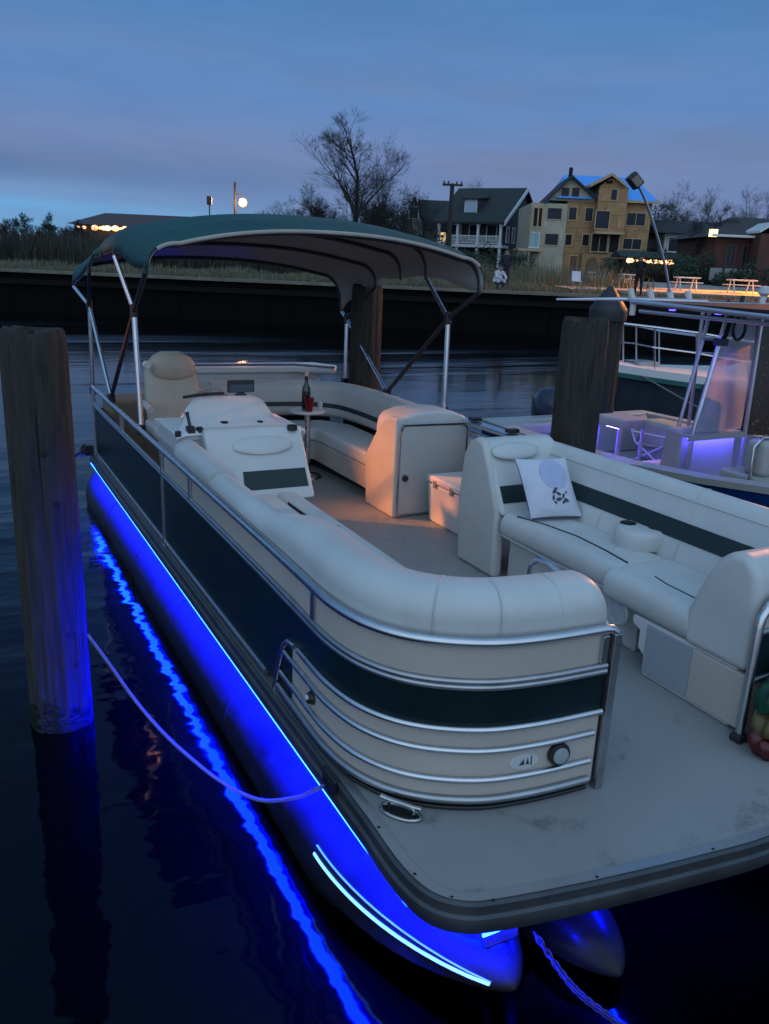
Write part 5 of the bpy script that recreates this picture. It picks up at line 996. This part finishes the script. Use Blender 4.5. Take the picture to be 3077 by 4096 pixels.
    def band(z0, z1, R0, R1, name, m, dx, dy, ph):                   # slack, creased layers
        rings = []
        for z, R_ in ((z0, R0*.86), (z0+.012, R0*.98), ((z0+z1)/2, (R0+R1)/2*1.03), (z1-.015, R1*.98), (z1, R1*.80), (z1+.004, R1*.3)):
            rings.append([(tx+dx+R_*(1+.05*sin(5*a+ph)+.03*sin(11*a+2*ph+z*30)+.015*sin(19*a))*cos(a), ty+dy+R_*.42*(1+.06*sin(4*a+ph)+.03*sin(13*a+z*40))*sin(a), z+.014*sin(3*a+ph)+.006*sin(9*a+ph)) for a in [2*PI*k/60 for k in range(60)]])
        b = MB(); b.loft(rings); b.build(name, m, t, ang=70)
    band(.004, .11, .25, .27, 'red_panel', mat('red_pvc', (.07, .005, .005), .4, var=.3, bump=.4, bscale=9), 0, 0, 0)
    band(.10, .215, .27, .25, 'gold_panel', mat('gold_pvc', (.13, .095, .035), .45, var=.3, bump=.4, bscale=9), .01, .01, 1.3)
    band(.20, .325, .25, .22, 'green_panel', mat('green_pvc', (.004, .055, .03), .45, var=.3, bump=.4, bscale=9), -.01, .02, 2.4)
    band(.31, .385, .21, .16, 'purple_panel', mat('purple_pvc', (.028, .018, .05), .45, var=.3, bump=.4, bscale=9), .02, .03, 3.1)
    # anchor chain bundle at the bow
    q = MB(); pts = [tuple(c_) for c_ in (Vector((1.54, 1.70, -.19)), Vector((1.56, 1.62, -.24)), Vector((1.575, 1.55, -.27)), Vector((1.59, 1.49, -.28)), Vector((1.62, 1.42, -.29)), Vector((1.66, 1.36, -.31)), Vector((1.72, 1.30, -.33)))]
    ps = spline(pts, 5)
    for i in range(len(ps)-1):
        a, b_ = Vector(ps[i]), Vector(ps[i+1]); c_ = (a+b_)/2; d = (b_-a).normalized(); s_ = d.orthogonal().normalized(); s_ = s_ if i % 2 else d.cross(s_)
        q.tube([tuple(c_+d*.014*cos(2*PI*k/10)*1.3+s_*.009*sin(2*PI*k/10)) for k in range(10)], .0035, 5, closed=True)
    o = q.build('anchor_chain', mat('weedy_chain', (.05, .05, .045), .6, metal=.4, var=.5, scale=30), loc=pts[0]); tag(o, 'tangled dark chain hanging at the bow above the water', 'chain')
loose_things()
# =================================================================== FISHING BOAT (right) AND WHITE CRUISER
def fishing_boat():
    B0 = (6.1, 4.8, WATER); t = thing('fishing_boat', B0, 'centre console fishing boat with T-top, purple lights and twin dark outboards', 'boat')
    def P(mb, name, m, bevel=0, parent=None, ang=45, seg=3): return mb.build(name, m, parent or t, bevel=bevel, ang=ang, seg=seg)
    NAVYH = mat('blue_hull', (.006, .035, .15), .25, var=.15, coat=.4)
    PURP = emit('purple_led', (.075, .06, 1), 110); CREAMG = mat('cream_gelcoat', (.36, .37, .33), .35, var=.06)
    ys = [7.5, 6.8, 6.0, 5.2, 4.4, 3.7, 3.1, 2.6, 2.2, 1.9, 1.75]; hb = [1.20, 1.25, 1.27, 1.27, 1.25, 1.17, 1.02, .80, .54, .26, .04]; gz = [.33, .33, .34, .36, .42, .49, .55, .60, .64, .67, .68]
    X = 6.35
    def ring(i, k=1): y, b, g = ys[i], hb[i], gz[i]; return [(X-b, y, g), (X-b*.97, y, g-.25), (X-b*.86, y, WATER+.12), (X-b*.5, y, WATER-.2), (X, y, WATER-.35), (X+b*.5, y, WATER-.2), (X+b*.86, y, WATER+.12), (X+b*.97, y, g-.25), (X+b, y, g)]
    h = MB(); h.loft([ring(i) for i in range(len(ys))], closed=False); h.add(ring(0), [tuple(range(9))]); P(h, 'hull', NAVYH, ang=35)
    # gunwale, liner and cockpit floor
    port = [(X-b, y) for y, b in zip(ys, hb)]; star = [(X+b, y) for y, b in zip(ys, hb)][::-1]
    g = MB(); rings = []
    for i, (y, b, z) in enumerate(zip(ys, hb, gz)):
        w = min(.16, b*.8); rings.append([(X-b-.01, y, z-.03), (X-b-.01, y, z+.02), (X-b+w, y, z+.025), (X-b+w, y, -.12)])
    g.loft(rings, closed=False); rings = [[(2*X-x, y, z) for x, y, z in r_] for r_ in rings]; g.loft(rings, closed=False); P(g, 'gunwale', CREAMG, ang=30)
    f = MB(); f.prism([(x+.1, y) for x, y in port]+[(x-.1, y) for x, y in star], -.14, -.10); P(f, 'cockpit_floor', CREAMG)
    tr = MB(); tr.box(X-1.18, X+1.18, 7.3, 7.5, -.1, .36); P(tr, 'transom', CREAMG, bevel=.03)
    bl = MB(); bl.box(5.2, 6.05, 7.12, 7.52, .22, .34); P(bl, 'transom_seat', CREAMG, bevel=.03)
    for x in (6.28, 6.80):
        m_ = MB(); rings = []
        for z, a, b, c in ((.10, .10, .16, 7.66), (.18, .19, .27, 7.66), (.34, .22, .31, 7.67), (.48, .20, .28, 7.70), (.60, .12, .19, 7.72), (.63, .02, .05, 7.72)): rings.append([(x+a*cos(k*PI/8)*(1.0), c+b*sin(k*PI/8), z) for k in range(16)])
        m_.loft(rings); o = P(m_, 'outboard_motor', mat('navy_cowl', (.010, .014, .035), .3, var=.2, coat=.3), ang=60)
        l = MB(); l.box(x-.06, x+.06, 7.6, 7.8, WATER-.3, .24); P(l, 'motor_leg', mat('navy_cowl', (0, 0, 0)), parent=o, bevel=.03)
    # console and clear enclosure
    cx0, cx1, y0, y1 = 5.76, 6.50, 5.2, 5.44
    c = MB(); c.hexa([(cx0-.03, y0, -.1), (cx1, y0, -.1), (cx1, y1, -.1), (cx0-.03, y1, -.1)], [(cx0+.02, y0+.03, .60), (cx1-.02, y0+.03, .56), (cx1-.02, y1, .60), (cx0+.02, y1, .62)]); co = P(c, 'console', mat('grey_gelcoat', (.30, .31, .31), .4, var=.06), bevel=.03)
    d = MB(); d.box(cx0+.12, cx0+.22, y0-.006, y0+.01, .18, .22); P(d, 'latch', BLACK, parent=co)
    e = MB(); e.box(cx0+.04, cx1-.04, y0-.035, y0-.015, .548, .558); P(e, 'light_strip', PURP)
    e = MB(); e.box(cx0+.0, cx1+.0, y0-.062, y0+.02, .562, .585); e.box(cx0+.0, cx1+.0, y0-.062, y0-.052, .535, .562); P(e, 'dash_lip', mat('grey_gelcoat', (0, 0, 0)), parent=co)
    V = bpy.data.materials.new('clear_vinyl'); V.use_nodes = True; nt = V.node_tree; b = nt.nodes['Principled BSDF']; b.inputs['Base Color'].default_value = (.75, .72, .78, 1); b.inputs['Roughness'].default_value = .15; b.inputs['Alpha'].default_value = .42
    nzv = nt.nodes.new('ShaderNodeTexNoise'); nzv.inputs['Scale'].default_value = 3; mrv = nt.nodes.new('ShaderNodeMapRange'); mrv.inputs[3].default_value = .2; mrv.inputs[4].default_value = .75; nt.links.new(nzv.outputs[0], mrv.inputs[0]); nt.links.new(mrv.outputs[0], b.inputs['Alpha'])
    tl = nt.nodes.new('ShaderNodeBsdfTranslucent'); tl.inputs[0].default_value = (.8, .75, .72, 1); mx = nt.nodes.new('ShaderNodeMixShader'); mx.inputs[0].default_value = .55; ou_ = nt.nodes['Material Output']
    nt.links.new(b.outputs[0], mx.inputs[1]); nt.links.new(tl.outputs[0], mx.inputs[2]); nt.links.new(mx.outputs[0], ou_.inputs[0])
    w = MB(); n_ = 8
    rows = []
    for j in range(9):
        h_ = j/8; z = .60+(1.62-.60)*h_; rows.append([(5.87+.19*h_+(6.50-5.87+(-.02-.19)*h_)*k/n_, 5.2-.02*sin(PI*k/n_)+.02*sin(9*k/n_+4*h_), z) for k in range(n_+1)])
    w.loft(rows, closed=False); P(w, 'enclosure', V, ang=80)
    sd = MB(); rows = [[(6.50-.02*h_+.9*k/6, 5.2-.55*k/6, .55+1.05*h_) for k in range(7)] for h_ in [j/6 for j in range(7)]]; sd.loft(rows, closed=False)
    DV = mat('dark_curtain', (.02, .018, .016), .25, var=0, scale=34, col2=(.02, .018, .016)); nt = DV.node_tree; rp = [n for n in nt.nodes if n.type == 'VALTORGB'][0]; rp.color_ramp.elements[0].position = .62; rp.color_ramp.elements[1].position = .70; rp.color_ramp.elements[1].color = (.55, .44, .16, 1); rp.color_ramp.elements[0].color = (.045, .038, .03, 1)
    P(sd, 'side_curtain', DV)
    sh = MB(); sh.box(6.10, 6.47, 5.27, 5.42, .58, 1.02); P(sh, 'instrument_cover', mat('navy_cover', (.008, .01, .03), .7), bevel=.06)
    # T-top
    TT = mat('purple_lit_tube', (.55, .55, .62), .3, metal=.8, var=.1); xl, xr, ya, yf, zt = 5.4, 7.2, 5.66, 4.2, 1.69
    fr = MB(); fr.tube([(xl, ya, zt+.02), (xl, (ya+yf)/2, zt), (xl, yf, zt-.02), (xl+.9, yf-.12, zt), (xr, yf, zt-.02), (xr, ya, zt+.02)], .022, 8, closed=True); fr.tube([(xl+.05, ya-.05, zt-.06), (xl+.06, yf+.05, zt-.07)], .018, 8); to = P(fr, 't_top', TT)
    cv = MB(); cv.prism([(xl+.04, yf+.03), (xr-.04, yf+.03), (xr-.04, ya-.03), (xl+.04, ya-.03)], zt+.0, zt+.03); P(cv, 'top_canvas', mat('dark_canvas', (.015, .015, .022), .8), parent=to)
    for path, r in (([(5.98, 5.5, -.1), (6.0, 5.5, .55), (6.17, 5.5, 1.45), (6.2, 5.5, zt)], .017), ([(5.83, 5.18, -.1), (5.85, 5.18, .62), (6.0, 5.18, 1.35), (6.07, 5.18, zt)], .021), ([(6.52, 5.17, -.1), (6.52, 5.17, .55), (6.49, 5.17, 1.62)], .021), ([(6.6, 5.9, -.1), (6.55, 5.9, zt)], .018)):
        l = MB(); l.tube(path, r, 8); P(l, 'leg', TT, parent=to)
    for z in (1.40,): q = MB(); q.tube([(6.0+.2*(z-.6)/1, 5.5, z), (5.87+.2*(z-.6)/1, 5.18, z+.02)], .012, 6); P(q, 'cross_tube', TT, parent=to)
    for x, y in ((5.62, 4.9), (5.62, 5.4)):  # lamps added under the top to throw violet on its tubes
        dl = MB(); dl.lathe([(.03, zt-.03), (.028, zt-.04), (.001, zt-.042)], x, y, 14); P(dl, 'added_violet_lamp', emit('added_violet_led', (.10, .06, 1), 4), parent=to)
        L = bpy.data.lights.new('lamp_light', 'SPOT'); L.spot_size = rad(150); L.spot_blend = .4; L.color = (.12, .09, 1); L.energy = 12; L.shadow_soft_size = .03; lo_ = bpy.data.objects.new('lamp_light', L); COL.objects.link(lo_); lo_.parent = t; lo_.location = Vector((x, y, zt-.10))-ORG[t.name]
    for u, x in enumerate((5.43, 5.66, 5.90, 6.13)):
        q = MB(); q.tube([(x, ya+.02, zt-.10 if u == 0 else zt-.01), (x, ya+.02, zt+.0), (x-.02, ya+.06, zt+.125)], [.028, .028, .031], 10); P(q, 'rod_holder', WHITE, parent=to)
    for x, h_ in ((6.3, .05), (6.62, .06), (6.8, .1)): q = MB(); q.tube([(x, ya+.01, zt), (x+.01, ya+.02, zt+h_)], .02, 8); P(q, 'fitting', BLACK, parent=to)
    q = MB(); q.tube([(7.06, ya, zt), (7.08, ya, zt+.1)], .03, 8); q.lathe([(.03, zt+.1), (.06, zt+.13), (.05, zt+.19), (.01, zt+.2)], 7.08, ya, 12); P(q, 'radar_dome', WHITE, parent=to)
    ou = MB(); ou.tube([(xl+.7, ya-.2, zt+.04), (xl, ya+.08, zt+.035), (5.02, 6.24, zt+.0)], [.02, .018, .010], 8); P(ou, 'outrigger', TT, parent=to)
    rl = MB(); rl.tube([(6.05, 5.12, zt-.02), (5.98, 5.10, 1.46), (5.90, 5.08, 1.40)], .022, 6); rl.box(5.86, 5.98, 5.06, 5.12, 1.38, 1.44); P(rl, 'clamp', BLACK, parent=to)
    ho = MB(); ho.tube([(6.10+.075*cos(2*PI*k/20), 5.07, 1.53+.10*sin(2*PI*k/20)) for k in range(20)], .014, 8, closed=True); P(ho, 'fender_hoop', BLACK, parent=to)
    ms = MB(); ms.tube(spline([tuple(aty(u, v, 5.7)) for u, v in ((2682, 1185), (2665, 1080), (2640, 980), (2610, 880), (2580, 795), (2556, 745))], 4), [.012]*21, 7); mo = P(ms, 'light_mast', TT, parent=None)
    a = aty(2540, 722, 5.7); hx = (RH*.70-Vector((0, 0, 1))*.71).normalized(); hy = FH; hz = hy.cross(hx)
    hd = MB(lambda x, y, z: tuple(a+hx*x+hy*y+hz*z)); hd.box(-.062, .062, -.06, .06, -.042, .045); P(hd, 'lamp_head', BLACK, parent=mo, bevel=.012)
    hd = MB(lambda x, y, z: tuple(a+hx*x+hy*y+hz*z)); hd.box(-.03, .05, -.063, -.0605, -.03, .03); P(hd, 'lamp_glass', mat('amber_glass', (.20, .15, .10), .3), parent=mo)
    # seats
    ls = MB(); ls.box(5.92, 6.28, 6.15, 6.55, .44, .54); lo = P(ls, 'leaning_post', mat('pale_cushion', (.36, .36, .35), .6), bevel=.03)
    for x in (5.95, 6.25):
        for y in (6.18, 6.52): q = MB(); q.tube([(x, y, .45), (x, y, -.1)], .02, 8); P(q, 'leg', TT, parent=lo)
    ex = MB(); ex.box(6.0, 6.2, 6.25, 6.45, .425, .435); P(ex, 'light_strip', PURP, parent=lo)
    bx = MB(); bx.box(7.0, 7.35, 6.3, 7.0, -.1, .36); P(bx, 'tackle_box', mat('tan_box', (.36, .34, .26), .6), bevel=.05)
    for x0, x1, y0_, y1_ in ((6.05, 6.3, 5.75, 5.95),):
        q = MB(); q.box(x0, x1, y0_, y1_, .12, .16); fo = P(q, 'step_seat', mat('straw_box', (.42, .40, .30), .6), bevel=.01)
        for a_, b_ in ((x0, y0_), (x1, y0_), (x0, y1_), (x1, y1_)): l = MB(); l.tube([(a_, b_, .13), (a_, b_, -.1)], .015, 6); P(l, 'leg', ALU, parent=fo)
    fs = MB(); fs.box(5.47, 6.1, 4.12, 4.32, .46, .75); fo = P(fs, 'bow_seat', mat('pale_cushion', (.36, .36, .35), .6), bevel=.05)
    fs = MB(); fs.box(5.44, 6.12, 4.0, 4.5, .36, .47); P(fs, 'seat_cushion', CREAMG, parent=fo, bevel=.03); fs = MB(); fs.box(5.5, 6.1, 4.02, 4.5, -.1, .355); P(fs, 'seat_base', CREAMG, parent=fo)
    ar = MB(); ar.tube([(5.44, 4.2, .40), (5.43, 4.2, .70), (5.5, 4.2, .765), (6.05, 4.2, .765)], .014, 8); P(ar, 'grab_rail', ALU, parent=fo)
fishing_boat()
def deck_chair(u, v, y, face, label):
    p = aty(u, v, y); z0 = -.10; ca, sa = cos(face), sin(face); T = lambda x, y_, z: (p.x+x*.85*ca-y_*.85*sa, p.y+x*.85*sa+y_*.85*ca, z0+z*.56)
    t = thing('deck_chair', (p.x, p.y, z0), label, 'chair'); FB = mat('beige_webbing', (.30, .27, .20), .8, var=.15, scale=30)
    b = MB(T); b.loft([[(x, -.2+.4*k/5, .40-.02*sin(PI*k/5)+.0*x) for x in (-.22, -.1, .1, .22)] for k in range(6)], closed=False); o = b.build('seat', FB, t); so = o.modifiers.new('cloth', 'SOLIDIFY'); so.thickness = .012
    b = MB(T); b.loft([[(x*(1-.25*max(0, k-3)/3), .2+.02*k+.02*cos(x*6), .44+.07*k) for x in (-.22, -.11, 0, .11, .22)] for k in range(7)], closed=False); o = b.build('backrest', FB, t); so = o.modifiers.new('cloth', 'SOLIDIFY'); so.thickness = .012
    for x in (-.24, .24):
        l = MB(T); l.tube([(x, -.22, 0), (x, .2, .42), (x, .33, .86)], .013, 7); l.build('leg', WHITE, t); l = MB(T); l.tube([(x, .24, 0), (x, -.2, .42)], .013, 7); l.build('leg', WHITE, t)
        a = MB(T); a.tube([(x, -.22, .41), (x, -.22, .60), (x, .24, .62)], .014, 7); a.build('armrest', WHITE, t)
    for y_ in (-.2, .22): c = MB(T); c.tube([(-.24, y_, .03), (.24, y_, .03)], .012, 6); c.build('cross_bar', mat('straw_bar', (.42, .38, .25), .6), t)
deck_chair(2628, 1775, 6.75, .35, 'beige folding deck chair with white legs between leaning post and purple lit console')
def cruiser():
    t = thing('cabin_cruiser', (11.5, 9.3, WATER), 'white decked cruiser with dark hull and tall bow rail behind the piling', 'boat')
    bow = Vector((8.75, 9.45, 0)); ax_ = Vector((.97, -.10, 0)).normalized(); sd = Vector((ax_.y, -ax_.x, 0))     # sd points to the near side
    T = lambda x, y, z: tuple(bow+ax_*x+sd*y+Vector((0, 0, z)))
    st = [(0, .03, .66), (.4, .40, .62), (.9, .74, .575), (1.6, 1.05, .52), (2.6, 1.3, .47), (4.2, 1.45, .44), (7, 1.45, .44)]
    h = MB(T); h.loft([[(x, -b, z), (x+.12*(x < .5), -b*.92, z-.35), (x+.25*(x < .5), -b*.6, WATER-.2), (x+.3*(x < .5), 0, WATER-.4), (x+.25*(x < .5), b*.6, WATER-.2), (x+.12*(x < .5), b*.92, z-.35), (x, b, z)] for x, b, z in st], closed=False)
    h.build('hull', mat('dark_hull', (.035, .05, .065), .3, var=.2, coat=.3), t, ang=40)
    g = MB(T); g.loft([[(x, -b-.02, z-.09), (x, -b-.02, z+.02), (x, 0, z+.06), (x, b+.02, z+.02), (x, b+.02, z-.09)] for x, b, z in st], closed=False); g.build('deck', GELCOAT, t, ang=30)
    s_ = MB(T); s_.loft([[(x, b+.025, z-.16), (x, b+.025, z-.092), (x, b-.05, z-.092), (x, b-.05, z-.16)] for x, b, z in st]); s_.build('rub_strip', mat('teal_strip', (.02, .12, .10), .4), t)
    tr = MB(T); tr.loft([[(x, y, z) for y, z in ((-.7*k, .48), (-.62*k, .70*k+.48*(1-k)), (.62*k, .70*k+.48*(1-k)), (.7*k, .48))] for x, k in ((2.4, .5), (3.2, .9), (5, 1), (7, 1))]); tr.build('cabin_trunk', GELCOAT, t, bevel=.05)
    for y_ in (1, -1):
        r = MB(T); top = [(x-.12 if i == 0 else x, b*y_*.93, z+.62-(.0 if i < 3 else .04*(i-2))) for i, (x, b, z) in enumerate(st[:6])]; r.tube(top, .02, 8)
        r.tube([(x, y, z-.28) for x, y, z in top[1:]], .011, 6)
        r.build('bow_rail', ALU, t)
        for i, (x, b, z) in enumerate(st[:6]):
            q = MB(T); q.tube([(x+.1, b*y_*.93, z), top[i]], .014, 6); q.build('stanchion', ALU, t)
    q = MB(T); q.tube([(-.12, .03, 1.28), (-.12, -.03, 1.28)], .02, 6); q.build('bow_rail', ALU, t)
    m_ = MB(T); m_.box(.35, .75, -.18, .18, .60, .72); m_.tube([(.2, 0, .70), (-.12, 0, .69)], .03, 8); m_.build('anchor_windlass', STEEL, t, bevel=.02)
    l = MB(T); l.tube([(.3, .35, .54), (.9, 1.2, .1), (1.25, 1.9, WATER)], .012, 6); l.build('bow_line', ROPE, t)
    w = MB(T); w.hexa([(4.2, -1.1, .72), (4.2, 1.1, .72), (4.9, 1.1, .74), (4.9, -1.1, .74)], [(4.75, -1.0, 1.35), (4.75, 1.0, 1.35), (4.95, 1.0, 1.35), (4.95, -1.0, 1.35)]); w.build('windscreen', PANE, t)
cruiser()
